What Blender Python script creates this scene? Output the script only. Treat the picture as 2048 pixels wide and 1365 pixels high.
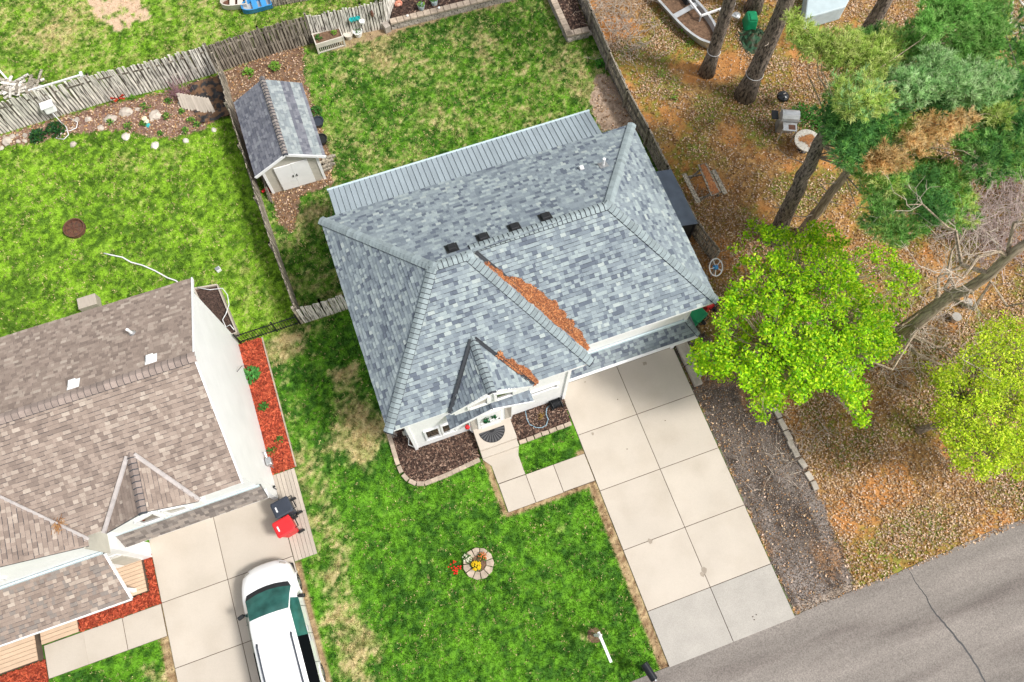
import bpy, math, random
import numpy as np
from mathutils import Matrix, Vector
random.seed(7); RNG = np.random.default_rng(11)
for o in list(bpy.data.objects): bpy.data.objects.remove(o)
SC = bpy.context.scene; COL = SC.collection
R = math.radians
# ---------------------------------------------------------------- camera
CAMH = 31.0; FPX = 1607.4
def cam_axes(yaw, pit, rol):
    f = Vector((math.sin(yaw)*math.sin(pit), math.cos(yaw)*math.sin(pit), -math.cos(pit)))
    r = Vector((math.cos(yaw), -math.sin(yaw), 0)); d = f.cross(r)
    r2 = r*math.cos(rol) + d*math.sin(rol); return r2, f.cross(r2), f
AX_R, AX_D, AX_F = cam_axes(R(20.6253), R(19.8507), R(-0.8918))
cam = bpy.data.cameras.new('camera'); cam_o = bpy.data.objects.new('camera', cam); COL.objects.link(cam_o)
m = Matrix.Identity(4)
for i in range(3): m[i][0] = AX_R[i]; m[i][1] = -AX_D[i]; m[i][2] = -AX_F[i]
m[2][3] = CAMH
cam_o.matrix_world = m
cam.sensor_width = 36; cam.lens = 36*FPX/2048; cam.clip_end = 2000
SC.camera = cam_o
# ---------------------------------------------------------------- sky, sun, exposure
w = bpy.data.worlds.new('World'); SC.world = w; w.use_nodes = True
nt = w.node_tree; bgn = nt.nodes['Background']
sky = nt.nodes.new('ShaderNodeTexSky'); sky.sky_type = 'NISHITA'; sky.sun_disc = False
SUN_EL, SUN_AZ = 52, 128     # azimuth: degrees clockwise from +Y
sky.sun_elevation = R(SUN_EL); sky.sun_rotation = R(SUN_AZ); sky.dust_density = 3; sky.air_density = 1.0
hs = nt.nodes.new('ShaderNodeHueSaturation'); hs.inputs['Saturation'].default_value = 0.26
nt.links.new(sky.outputs[0], hs.inputs['Color']); nt.links.new(hs.outputs[0], bgn.inputs[0])
bgn.inputs[1].default_value = 0.115
sl = bpy.data.lights.new('sun', 'SUN'); sl.energy = 2.1; sl.angle = R(10); sl.color = (1, .965, .91)
so = bpy.data.objects.new('sun', sl); COL.objects.link(so)
sd = Vector((math.sin(R(SUN_AZ))*math.cos(R(SUN_EL)), math.cos(R(SUN_AZ))*math.cos(R(SUN_EL)), math.sin(R(SUN_EL))))
so.rotation_euler = sd.to_track_quat('Z', 'Y').to_euler(); so.location = (0, 0, 60)
SC.view_settings.view_transform = 'Standard'; SC.view_settings.look = 'None'
SC.view_settings.exposure = 0.84; SC.view_settings.gamma = 1
# ---------------------------------------------------------------- helpers
def g(px, py, z=0.0):
    """ground (or height z) point under a position of the survey photograph"""
    d = AX_R*(px-1024) + AX_D*(py-682.5) + AX_F*FPX
    t = (z-CAMH)/d.z; return Vector((d.x*t, d.y*t, z))
def gplane(px, py, p0, n):
    d = AX_R*(px-1024) + AX_D*(py-682.5) + AX_F*FPX; o = Vector((0, 0, CAMH))
    t = (Vector(p0)-o).dot(n)/d.dot(n); return o + d*t
def proj(p):
    v = Vector(p) - Vector((0, 0, CAMH)); k = FPX/v.dot(AX_F)
    return 1024+v.dot(AX_R)*k, 682.5+v.dot(AX_D)*k
W = {}
def wmat(o): return W.get(o.name, Matrix.Identity(4)) if o else Matrix.Identity(4)
def place(o, parent, wm):
    o.parent = parent; o.matrix_basis = wmat(parent).inverted() @ wm; W[o.name] = wm.copy()
def tag(o, label, cat, group=None, kind=None):
    if label: o['label'] = label
    if cat: o['category'] = cat
    if group: o['group'] = group
    if kind: o['kind'] = kind
    return o
def thing(name, label, cat, loc, rz=0, group=None):
    o = bpy.data.objects.new(name, None); COL.objects.link(o); o.empty_display_size = .2
    place(o, None, Matrix.Translation(Vector(loc)) @ Matrix.Rotation(rz, 4, 'Z'))
    return tag(o, label, cat, group)
def link(name, me, parent=None, wm=None):
    o = bpy.data.objects.new(name, me); COL.objects.link(o)
    place(o, parent, wm if wm is not None else wmat(parent)); return o
class MB:
    def __init__(s): s.v = []; s.f = []; s.c = []; s.m = []
    def add(s, vs, fs, col=(1, 1, 1), mat=0):
        b = len(s.v); s.v += [tuple(q) for q in vs]
        for f in fs: s.f.append(tuple(b+i for i in f)); s.c.append(col); s.m.append(mat)
        return s
    def box(s, c, size, rz=0, rx=0, ry=0, col=(1, 1, 1), mat=0, top=1.0):
        h = [q/2 for q in size]
        M3 = Matrix.Rotation(rz, 3, 'Z') @ Matrix.Rotation(ry, 3, 'Y') @ Matrix.Rotation(rx, 3, 'X')
        vs = []
        for z in (-1, 1):
            k = top if z > 0 else 1
            for x, y in ((-1, -1), (1, -1), (1, 1), (-1, 1)):
                vs.append(Vector(c) + M3 @ Vector((x*h[0]*k, y*h[1]*k, z*h[2])))
        return s.add(vs, [(3, 2, 1, 0), (4, 5, 6, 7), (0, 1, 5, 4), (1, 2, 6, 5), (2, 3, 7, 6), (3, 0, 4, 7)], col, mat)
    def bar(s, a, b, wd, th, up=(0, 0, 1), col=(1, 1, 1), mat=0):
        a, b = Vector(a), Vector(b); d = (b-a).normalized(); sd = d.cross(Vector(up))
        if sd.length < 1e-4: sd = d.cross(Vector((1, 0, 0)))
        sd.normalize(); u = sd.cross(d); sd = sd*wd/2; u = u*th/2
        vs = [a-sd-u, a+sd-u, a+sd+u, a-sd+u, b-sd-u, b+sd-u, b+sd+u, b-sd+u]
        return s.add(vs, [(0, 1, 2, 3), (7, 6, 5, 4), (0, 4, 5, 1), (1, 5, 6, 2), (2, 6, 7, 3), (3, 7, 4, 0)], col, mat)
    def prism(s, poly, z0, z1, col=(1, 1, 1), mat=0):
        a = sum(poly[i][0]*poly[(i+1) % len(poly)][1]-poly[(i+1) % len(poly)][0]*poly[i][1] for i in range(len(poly)))
        if a < 0: poly = poly[::-1]
        n = len(poly); vs = [(p[0], p[1], z0) for p in poly] + [(p[0], p[1], z1) for p in poly]
        fs = [tuple(range(n, 2*n)), tuple(range(n-1, -1, -1))] + [(i, (i+1) % n, n+(i+1) % n, n+i) for i in range(n)]
        return s.add(vs, fs, col, mat)
    def slab3(s, poly, th, col=(1, 1, 1), mat=0):
        """planar 3D polygon given a thickness downwards along its normal"""
        P = [Vector(p) for p in poly]; n = sum(((P[i]).cross(P[(i+1) % len(P)]) for i in range(len(P))), Vector()).normalized()
        if n.z < 0: P = P[::-1]; n = -n
        k = len(P); vs = P + [p-n*th for p in P]
        return s.add(vs, [tuple(range(k)), tuple(range(2*k-1, k-1, -1))] + [((i+1) % k, i, k+i, k+(i+1) % k) for i in range(k)], col, mat)
    def tube(s, path, rad, n=8, col=(1, 1, 1), mat=0, cap=True):
        P = [Vector(p) for p in path]; k = len(P)
        rad = rad if hasattr(rad, '__len__') else [rad]*k
        b = len(s.v); x = None
        for i in range(k):
            d = (P[min(i+1, k-1)]-P[max(i-1, 0)]).normalized()
            if x is None: x = d.orthogonal().normalized()
            x = (x - d*x.dot(d)); x = x.normalized() if x.length > 1e-5 else d.orthogonal().normalized()
            y = d.cross(x)
            for j in range(n):
                a = 2*math.pi*j/n; s.v.append(tuple(P[i] + (x*math.cos(a)+y*math.sin(a))*rad[i]))
        for i in range(k-1):
            for j in range(n):
                s.f.append((b+i*n+j, b+i*n+(j+1) % n, b+(i+1)*n+(j+1) % n, b+(i+1)*n+j)); s.c.append(col); s.m.append(mat)
        if cap:
            s.f.append(tuple(b+j for j in range(n-1, -1, -1))); s.f.append(tuple(b+(k-1)*n+j for j in range(n)))
            s.c += [col, col]; s.m += [mat, mat]
        return s
    def lathe(s, prof, c=(0, 0, 0), n=20, col=(1, 1, 1), mat=0, ax=None, sx=1, sy=1):
        b = len(s.v); k = len(prof); c = Vector(c)
        M3 = Vector(ax).to_track_quat('Z', 'Y').to_matrix() if ax else Matrix.Identity(3)
        for r, z in prof:
            for j in range(n):
                a = 2*math.pi*j/n; s.v.append(tuple(c + M3 @ Vector((r*math.cos(a)*sx, r*math.sin(a)*sy, z))))
        for i in range(k-1):
            for j in range(n):
                s.f.append((b+i*n+j, b+i*n+(j+1) % n, b+(i+1)*n+(j+1) % n, b+(i+1)*n+j)); s.c.append(col); s.m.append(mat)
        s.f.append(tuple(b+(k-1)*n+j for j in range(n))); s.c.append(col); s.m.append(mat)
        s.f.append(tuple(b+j for j in range(n-1, -1, -1))); s.c.append(col); s.m.append(mat)
        return s
    def mesh(s, name, mats, smooth=False, inv=None):
        me = bpy.data.meshes.new(name)
        v = [tuple(inv @ Vector(q)) for q in s.v] if inv else s.v
        me.from_pydata(v, [], s.f)
        at = me.attributes.new('Col', 'FLOAT_COLOR', 'FACE')
        at.data.foreach_set('color', np.array([tuple(c[:3])+(1,) for c in s.c], np.float32).ravel())
        for q in (mats if isinstance(mats, (list, tuple)) else [mats]): me.materials.append(q)
        me.polygons.foreach_set('material_index', s.m)
        if smooth: me.polygons.foreach_set('use_smooth', [True]*len(s.f))
        me.update(); return me
    def obj(s, name, mats, parent=None, smooth=False, bevel=0):
        """verts are in world space; the object takes its parent's frame"""
        wm = wmat(parent); me = s.mesh(name, mats, smooth, wm.inverted())
        o = link(name, me, parent, wm)
        if bevel:
            b = o.modifiers.new('bevel', 'BEVEL'); b.width = bevel; b.segments = 2; b.limit_method = 'ANGLE'; b.angle_limit = R(40)
        return o
    def solo(s, name, mats, label, cat, loc, group=None, kind=None, smooth=False, bevel=0):
        """a thing of one mesh with its origin at loc"""
        wm = Matrix.Translation(Vector(loc)); o = link(name, s.mesh(name, mats, smooth, wm.inverted()), None, wm)
        if bevel:
            b = o.modifiers.new('bevel', 'BEVEL'); b.width = bevel; b.segments = 2; b.limit_method = 'ANGLE'; b.angle_limit = R(40)
        return tag(o, label, cat, group, kind)
def fast_mesh(name, V, F, mats, vcol=None):
    """V (n,3) array, F (m,k) index array; vcol (n,3) point colours"""
    me = bpy.data.meshes.new(name); n, (mm, k) = len(V), F.shape
    me.vertices.add(n); me.vertices.foreach_set('co', np.ascontiguousarray(V, np.float32).ravel())
    me.loops.add(mm*k); me.loops.foreach_set('vertex_index', np.ascontiguousarray(F, np.int32).ravel())
    me.polygons.add(mm); me.polygons.foreach_set('loop_start', np.arange(0, mm*k, k, dtype=np.int32))
    me.update(calc_edges=True)
    if vcol is not None:
        at = me.attributes.new('Col', 'FLOAT_COLOR', 'POINT')
        at.data.foreach_set('color', np.c_[vcol, np.ones(n)].astype(np.float32).ravel())
    me.materials.append(mats); return me
# noise
def vnoise(x, y, seed=0):
    xi = np.floor(x).astype(np.int64); yi = np.floor(y).astype(np.int64); fx = x-xi; fy = y-yi
    def h(a, b):
        n = (a*374761393 + b*668265263 + seed*974711) & 0xffffffff
        n = ((n ^ (n >> 13))*1274126177) & 0xffffffff
        return ((n ^ (n >> 16)) & 0xffff)/65535.0
    fx = fx*fx*(3-2*fx); fy = fy*fy*(3-2*fy)
    return (h(xi, yi)*(1-fx)+h(xi+1, yi)*fx)*(1-fy) + (h(xi, yi+1)*(1-fx)+h(xi+1, yi+1)*fx)*fy
def fbm(x, y, f, o=3, seed=0):
    t = np.zeros_like(x); a = .5; s = 0
    for i in range(o):
        t += a*vnoise(x*f+17.3*i, y*f-9.1*i, seed+i*7); s += a; a *= .5; f *= 2.03
    return t/s
def sstep(a, b, x): t = np.clip((x-a)/(b-a), 0, 1); return t*t*(3-2*t)
def inpoly(poly, x, y):
    r = np.zeros(x.shape, bool); n = len(poly)
    for i in range(n):
        x0, y0 = poly[i][:2]; x1, y1 = poly[(i+1) % n][:2]
        if y0 == y1: continue
        c = ((y0 > y) != (y1 > y)) & (x < (x1-x0)*(y-y0)/(y1-y0)+x0); r ^= c
    return r
# ---------------------------------------------------------------- materials
def mat(name, col=(.5, .5, .5), rough=.8, namt=.12, nscale=3., bump=0., bscale=40., attr=False, rnd=0., metal=0., spec=.3,
        col2=None, stretch=(1, 1, 1), c2s=4., c2lo=.42, c2hi=.62, wave=None, trans=0., ramp=None, coat=0., fine=0., fscale=60.):
    mt = bpy.data.materials.new(name); mt.use_nodes = True; N = mt.node_tree.nodes; L = mt.node_tree.links
    b = N['Principled BSDF']; b.inputs['Roughness'].default_value = rough; b.inputs['Metallic'].default_value = metal
    b.inputs['Specular IOR Level'].default_value = spec; b.inputs['Coat Weight'].default_value = coat
    tc = N.new('ShaderNodeTexCoord'); mp = N.new('ShaderNodeMapping'); mp.inputs['Scale'].default_value = stretch
    L.new(tc.outputs['Object'], mp.inputs[0])
    oi = N.new('ShaderNodeObjectInfo')
    ad = N.new('ShaderNodeVectorMath'); ad.operation = 'MULTIPLY_ADD'
    ad.inputs[1].default_value = (1, 1, 1); L.new(mp.outputs[0], ad.inputs[0])
    sc = N.new('ShaderNodeVectorMath'); sc.operation = 'SCALE'; sc.inputs[0].default_value = (37, 51, 23)
    L.new(oi.outputs['Random'], sc.inputs['Scale']); L.new(sc.outputs[0], ad.inputs[2]); vec = ad.outputs[0]
    def noise(s, det=3., raw=False):
        n = N.new('ShaderNodeTexNoise'); n.inputs['Scale'].default_value = s; n.inputs['Detail'].default_value = det
        L.new(tc.outputs['Object'] if raw else vec, n.inputs['Vector']); return n.outputs[0]
    def mulr(c, fac, lo, hi, a=0., z=1.):
        r = N.new('ShaderNodeMapRange'); r.inputs[1].default_value = a; r.inputs[2].default_value = z
        r.inputs[3].default_value = lo; r.inputs[4].default_value = hi; L.new(fac, r.inputs[0])
        v = N.new('ShaderNodeVectorMath'); v.operation = 'SCALE'; L.new(c, v.inputs[0]); L.new(r.outputs[0], v.inputs['Scale']); return v.outputs[0]
    if attr: q = N.new('ShaderNodeAttribute'); q.attribute_name = 'Col'; c = q.outputs['Color']
    elif ramp:
        q = N.new('ShaderNodeValToRGB'); q.color_ramp.interpolation = 'CONSTANT'; e = q.color_ramp.elements
        while len(e) < len(ramp): e.new(0.5)
        for i, (p, cc) in enumerate(ramp): e[i].position = p; e[i].color = (*cc, 1)
        L.new(oi.outputs['Random'], q.inputs[0]); c = q.outputs[0]
    else: q = N.new('ShaderNodeRGB'); q.outputs[0].default_value = (*col, 1); c = q.outputs[0]
    if col2:
        r = N.new('ShaderNodeMapRange'); r.inputs[1].default_value = c2lo; r.inputs[2].default_value = c2hi; L.new(noise(c2s, 5.), r.inputs[0])
        mx = N.new('ShaderNodeMix'); mx.data_type = 'RGBA'; L.new(r.outputs[0], mx.inputs[0]); L.new(c, mx.inputs[6]); mx.inputs[7].default_value = (*col2, 1); c = mx.outputs[2]
    if namt: c = mulr(c, noise(nscale, 4.), 1-namt*1.6, 1+namt*1.6, .25, .75)
    if fine: c = mulr(c, noise(fscale, 2., True), 1-fine*1.6, 1+fine*1.6, .25, .75)
    if rnd: c = mulr(c, oi.outputs['Random'], 1-rnd, 1+rnd)
    L.new(c, b.inputs['Base Color'])
    if bump or wave:
        bn = N.new('ShaderNodeBump'); bn.inputs['Strength'].default_value = 1.0
        if wave:
            wv = N.new('ShaderNodeTexWave'); wv.wave_profile = 'SAW'; wv.bands_direction = wave[0]; wv.inputs['Scale'].default_value = wave[1]
            L.new(tc.outputs['Object'], wv.inputs[0]); L.new(wv.outputs[1], bn.inputs['Height']); bn.inputs['Distance'].default_value = wave[2]
        else:
            L.new(noise(bscale, 3.), bn.inputs['Height']); bn.inputs['Distance'].default_value = bump
        L.new(bn.outputs[0], b.inputs['Normal'])
    if trans:
        tr = N.new('ShaderNodeBsdfTranslucent'); L.new(c, tr.inputs[0]); ms = N.new('ShaderNodeMixShader'); ms.inputs[0].default_value = trans
        L.new(b.outputs[0], ms.inputs[1]); L.new(tr.outputs[0], ms.inputs[2]); L.new(ms.outputs[0], N['Material Output'].inputs[0])
    return mt
ROOF_PAL = [(0, (0.239, 0.281, 0.298)), (0.24, (0.202, 0.239, 0.262)), (0.46, (0.162, 0.194, 0.221)), (0.64, (0.285, 0.334, 0.34)), (0.77, (0.105, 0.125, 0.156)), (0.89, (0.185, 0.218, 0.244)), (0.97, (0.337, 0.382, 0.373))]
BROWN_PAL = [(0, (.30, .238, .198)), (.22, (.262, .205, .170)), (.45, (.235, .183, .152)), (.64, (.345, .282, .235)), (.78, (.20, .155, .130)), (.9, (.275, .218, .182)), (.97, (.40, .335, .28))]
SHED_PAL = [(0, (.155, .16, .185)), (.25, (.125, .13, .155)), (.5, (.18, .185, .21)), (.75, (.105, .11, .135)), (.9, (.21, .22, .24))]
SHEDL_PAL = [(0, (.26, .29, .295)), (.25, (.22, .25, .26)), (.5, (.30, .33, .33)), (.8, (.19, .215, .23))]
def pick(pal, t):
    c = pal[0][1]
    for p, q in pal:
        if t >= p: c = q
    return c
mt = dict(
    shingle=mat('shingle_blue_grey', attr=True, rough=.92, namt=.05, nscale=3, fine=.16, fscale=70),
    shingle_o=mat('shingle_blue_grey_piece', ramp=ROOF_PAL, rough=.92, namt=.05, fine=.16, fscale=70),
    bshingle_o=mat('shingle_brown_piece', ramp=BROWN_PAL, rough=.92, namt=.05, fine=.16, fscale=70),
    sshingle_o=mat('shingle_slate_piece', ramp=SHED_PAL, rough=.92, namt=.05, fine=.16, fscale=70),
    cap=mat('ridge_cap_grey', (.24, .285, .295), rough=.92, rnd=.12, fine=.14, fscale=60),
    bcap=mat('ridge_cap_brown', (.25, .20, .175), rough=.92, rnd=.12, fine=.14, fscale=60),
    scap=mat('ridge_cap_worn', (.30, .26, .235), rough=.92, rnd=.2, col2=(.12, .11, .11), c2s=9, fine=.14),
    deck=mat('roof_deck', (.06, .065, .075), rough=.95), butt=mat('shingle_edge_shadow_line', (.045, .05, .06), rough=.95, namt=0),  # butt: dark asphalt edge, bevelled wide to paint in the shadow line too
    white=mat('white_paint', (.78, .78, .77), rough=.5, namt=.03),
    siding=mat('white_siding', (.80, .80, .79), rough=.55, namt=.03, nscale=1.2, wave=('Z', .95, .012)),
    beige=mat('beige_siding', (.50, .475, .41), rough=.6, namt=.05, wave=('Z', 1.2, .012)),
    trim=mat('trim_white', (.80, .80, .80), rough=.4, namt=.02),
    flash=mat('flashing_pale_blue', (.55, .66, .70), rough=.35, namt=.06, metal=.2),
    glass=mat('window_glass', (.035, .04, .035), rough=.06, namt=.2, nscale=1.5, spec=.7, col2=(.09, .07, .045), c2s=3),
    glass2=mat('window_blind', (.34, .32, .28), rough=.15, namt=.1, spec=.6),
    black=mat('black_plastic', (.018, .019, .021), rough=.5, namt=.15),
    blackm=mat('black_metal', (.02, .022, .026), rough=.4, metal=.4),
    valley=mat('valley_dark_metal', (.016, .02, .026), rough=.4, spec=.3),
    valleyw=mat('valley_pale_metal', (.46, .42, .40), rough=.4, metal=.2, namt=.12, nscale=5),
    metal=mat('metal_roof_pale_blue', (.33, .385, .415), rough=.42, metal=.15, namt=.06, nscale=1.2, rnd=.05),
    concrete=mat('concrete', (.475, .422, .358), rough=.85, namt=.035, nscale=.7, col2=(.425, .37, .305), c2s=.9, c2lo=.45, c2hi=.8, fine=.035, fscale=45, rnd=.035, bump=.0015),
    concrete2=mat('concrete_grey', (.37, .345, .31), rough=.88, namt=.05, nscale=1.5, fine=.09, fscale=40, rnd=.03, bump=.002),
    conold=mat('concrete_old', (.36, .32, .27), rough=.9, namt=.15, nscale=3, fine=.1, rnd=.15, bump=.003),
    joint=mat('joint_dirt', (.10, .075, .055), rough=.95, fine=.2),
    asphalt=mat('asphalt', (.21, .186, .166), rough=.9, namt=.16, nscale=1.0, stretch=(.14, 1, 1), fine=.22, fscale=26, bump=.004, bscale=30, col2=(.15, .128, .115), c2s=1.3, c2lo=.5, c2hi=.72),
    tar=mat('tar', (.022, .022, .024), rough=.5, namt=.2),
    wood=mat('weathered_wood', (.72, .68, .61), rough=.9, namt=.2, nscale=2, stretch=(14, 14, 1.2), col2=(.06, .05, .042), c2s=1.6, c2lo=.48, c2hi=.68, rnd=.2, bump=.003, bscale=5),
    woodd=mat('weathered_wood_dark', (.27, .235, .19), rough=.9, namt=.22, nscale=2, stretch=(14, 14, 1.2), col2=(.06, .05, .04), c2s=1.6, c2lo=.46, c2hi=.66, rnd=.3, bump=.003, bscale=5),
    woodg=mat('grey_wood', (.40, .35, .275), rough=.9, namt=.2, nscale=2, stretch=(10, 10, 1.5), col2=(.13, .115, .095), c2s=1.6, rnd=.22),
    deckw=mat('deck_boards', (.48, .42, .35), rough=.85, namt=.14, nscale=2, stretch=(9, 1.2, 4), col2=(.36, .31, .26), c2s=2, rnd=.1),
    comp=mat('composite_boards', (.55, .40, .28), rough=.7, namt=.05, rnd=.05),
    bark=mat('pine_bark', (.215, .175, .14), rough=.95, namt=.3, nscale=3, stretch=(3, 3, 1), col2=(.05, .042, .036), c2s=5, c2lo=.46, c2hi=.62, bump=.03, bscale=7, fine=.2, fscale=25),
    barkg=mat('grey_bark', (.40, .32, .23), rough=.95, namt=.25, nscale=3, stretch=(5, 5, .6), col2=(.22, .17, .12), c2s=4, bump=.02, bscale=8),
    twig=mat('bare_twigs', (.45, .38, .31), rough=.9, namt=.2, rnd=.1),
    birch=mat('white_birch', (.66, .62, .56), rough=.85, namt=.2, nscale=4, col2=(.25, .2, .17), c2s=5, c2lo=.55, c2hi=.7),
    leaf=mat('leaf', attr=True, rough=.55, namt=0, trans=.42, spec=.25),
    needle=mat('needle', attr=True, rough=.6, namt=0, trans=.42, spec=.25),
    grass=mat('grass', attr=True, rough=.65, namt=0, trans=.25, spec=.2),
    ground=mat('ground', attr=True, rough=.95, namt=.10, nscale=6, fine=.22, fscale=22, bump=.012, bscale=16),
    chips=mat('chips', attr=True, rough=.9, namt=.1, nscale=10),
    mulch=mat('mulch_dark', (.085, .052, .04), rough=.95, namt=.3, nscale=9, col2=(.035, .022, .018), c2s=16, fine=.35, fscale=40, bump=.02, bscale=25),
    rmulch=mat('mulch_red', (.36, .065, .028), rough=.95, namt=.3, nscale=9, col2=(.16, .025, .012), c2s=16, fine=.35, fscale=40, bump=.02, bscale=25),
    soil=mat('soil', (.15, .09, .055), rough=.95, namt=.3, nscale=8, fine=.3, bump=.02, bscale=25),
    stone=mat('fieldstone', (.43, .375, .32), rough=.85, namt=.18, nscale=4, rnd=.2, bump=.02, bscale=8),
    block=mat('wall_block', (.36, .32, .275), rough=.9, namt=.18, nscale=5, rnd=.16, fine=.12, fscale=30, bump=.012, bscale=18),
    paver=mat('paver', (.39, .315, .245), rough=.9, namt=.18, nscale=5, rnd=.14, fine=.1),
    carpaint=mat('car_white', (.82, .82, .82), rough=.22, namt=.0, spec=.5, coat=.6),
    carglass=mat('car_glass', (.03, .12, .105), rough=.08, namt=.3, nscale=2, spec=.35),
    cardark=mat('car_dark_glass', (.005, .006, .007), rough=.25, namt=0, spec=.0),
    rubber=mat('rubber', (.02, .02, .021), rough=.8),
    chrome=mat('metal_grey', (.45, .46, .47), rough=.35, metal=.7, namt=.1),
    rust=mat('rusty_metal', (.17, .075, .045), rough=.8, namt=.3, nscale=8, col2=(.07, .04, .03), c2s=8),
    red=mat('red_plastic', (.62, .025, .03), rough=.45, namt=.06),
    navy=mat('charcoal_plastic', (.035, .042, .058), rough=.45, namt=.08),
    green=mat('green_plastic', (.012, .24, .10), rough=.45, namt=.1),
    greend=mat('dark_green_tarp', (.02, .065, .03), rough=.6, namt=.3, nscale=5, col2=(.05, .04, .02), c2s=4),
    teal=mat('teal_glaze', (.02, .36, .36), rough=.3, namt=.1),
    blue=mat('blue_paint', (.05, .26, .55), rough=.45, namt=.1),
    tarp=mat('tarp_slate', (.10, .125, .165), rough=.5, namt=.15, nscale=2),
    ltarp=mat('tarp_pale', (.42, .50, .52), rough=.55, namt=.06),
    hose=mat('hose_blue_grey', (.22, .33, .40), rough=.45, namt=.05),
    hosew=mat('hose_white', (.72, .72, .72), rough=.5, namt=.05),
    cream=mat('cream_ceramic', (.58, .54, .47), rough=.4, namt=.06),
    alum=mat('aluminium', (.52, .53, .53), rough=.4, metal=.5, namt=.12, nscale=3),
    fabric=mat('landscape_fabric', (.03, .03, .032), rough=.7, namt=.2, col2=(.16, .09, .05), c2s=3.5, c2lo=.45, c2hi=.55),
)
# ================================================================ GROUND
def W2(pts): return [tuple(g(*p)[:2]) for p in pts]
BED_SHED = W2([(436, 150), (520, 112), (605, 88), (612, 170), (640, 235), (662, 320), (668, 372), (600, 392), (585, 470), (556, 450), (540, 385), (480, 290)])
BED_DIRT = W2([(1190, 150), (1215, 150), (1300, 260), (1268, 262), (1200, 262), (1180, 210)])
ROCKBED = W2([(-60, 300), (60, 288), (150, 268), (240, 262), (330, 280), (400, 265), (445, 232), (470, 240), (440, 150), (330, 185), (220, 208), (127, 233), (-60, 290)])
GRAVEL = W2([(1330, 650), (1375, 640), (1440, 690), (1500, 760), (1553, 815), (1600, 900), (1622, 950), (1645, 1010), (1680, 1090), (1712, 1165), (1700, 1195), (1590, 1232), (1345, 690)])
TL_DIRT = W2([(170, -30), (250, -30), (300, 40), (225, 62), (180, 30)])
FRONTBED = [(-1.86, 8.6), (-1.88, 7.17), (-1.8, 6.75), (-1.56, 6.36), (-1.25, 6.2), (-.35, 6.21), (1.15, 6.36), (1.2, 7.6), (-1.0, 7.6), (-1.0, 8.6)]
SPOTS = [(580, 690, .9, .9), (690, 745, .75, .95), (700, 820, .8, .7), (745, 850, .9, .9), (720, 900, 1., .75), (660, 885, .7, .5), (650, 1150, .55, .4), (670, 1250, .7, .4), (690, 1330, .8, .35),
         (610, 1060, .4, .6), (320, 1345, .35, .7), (1110, 1070, .5, .35), (960, 90, 1., .3), (1130, 130, .9, .35), (760, 115, .8, .4), (600, 440, .6, .3), (640, 420, .5, .3), (1170, 175, .6, .45),
         (500, 600, 1.2, .35), (470, 520, 1., .25), (240, 330, 1.2, .3), (350, 300, 1., .25), (60, 480, 1.2, -.15), (120, 60, 1.5, .35), (620, 640, .5, .45), (1185, 1275, .28, .9), (770, 60, .7, .7), (660, 640, .5, .5)]
C_ = lambda *a: np.array(a)
def lerp(a, b, t): return a + (b-a)*t[:, None]
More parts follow.
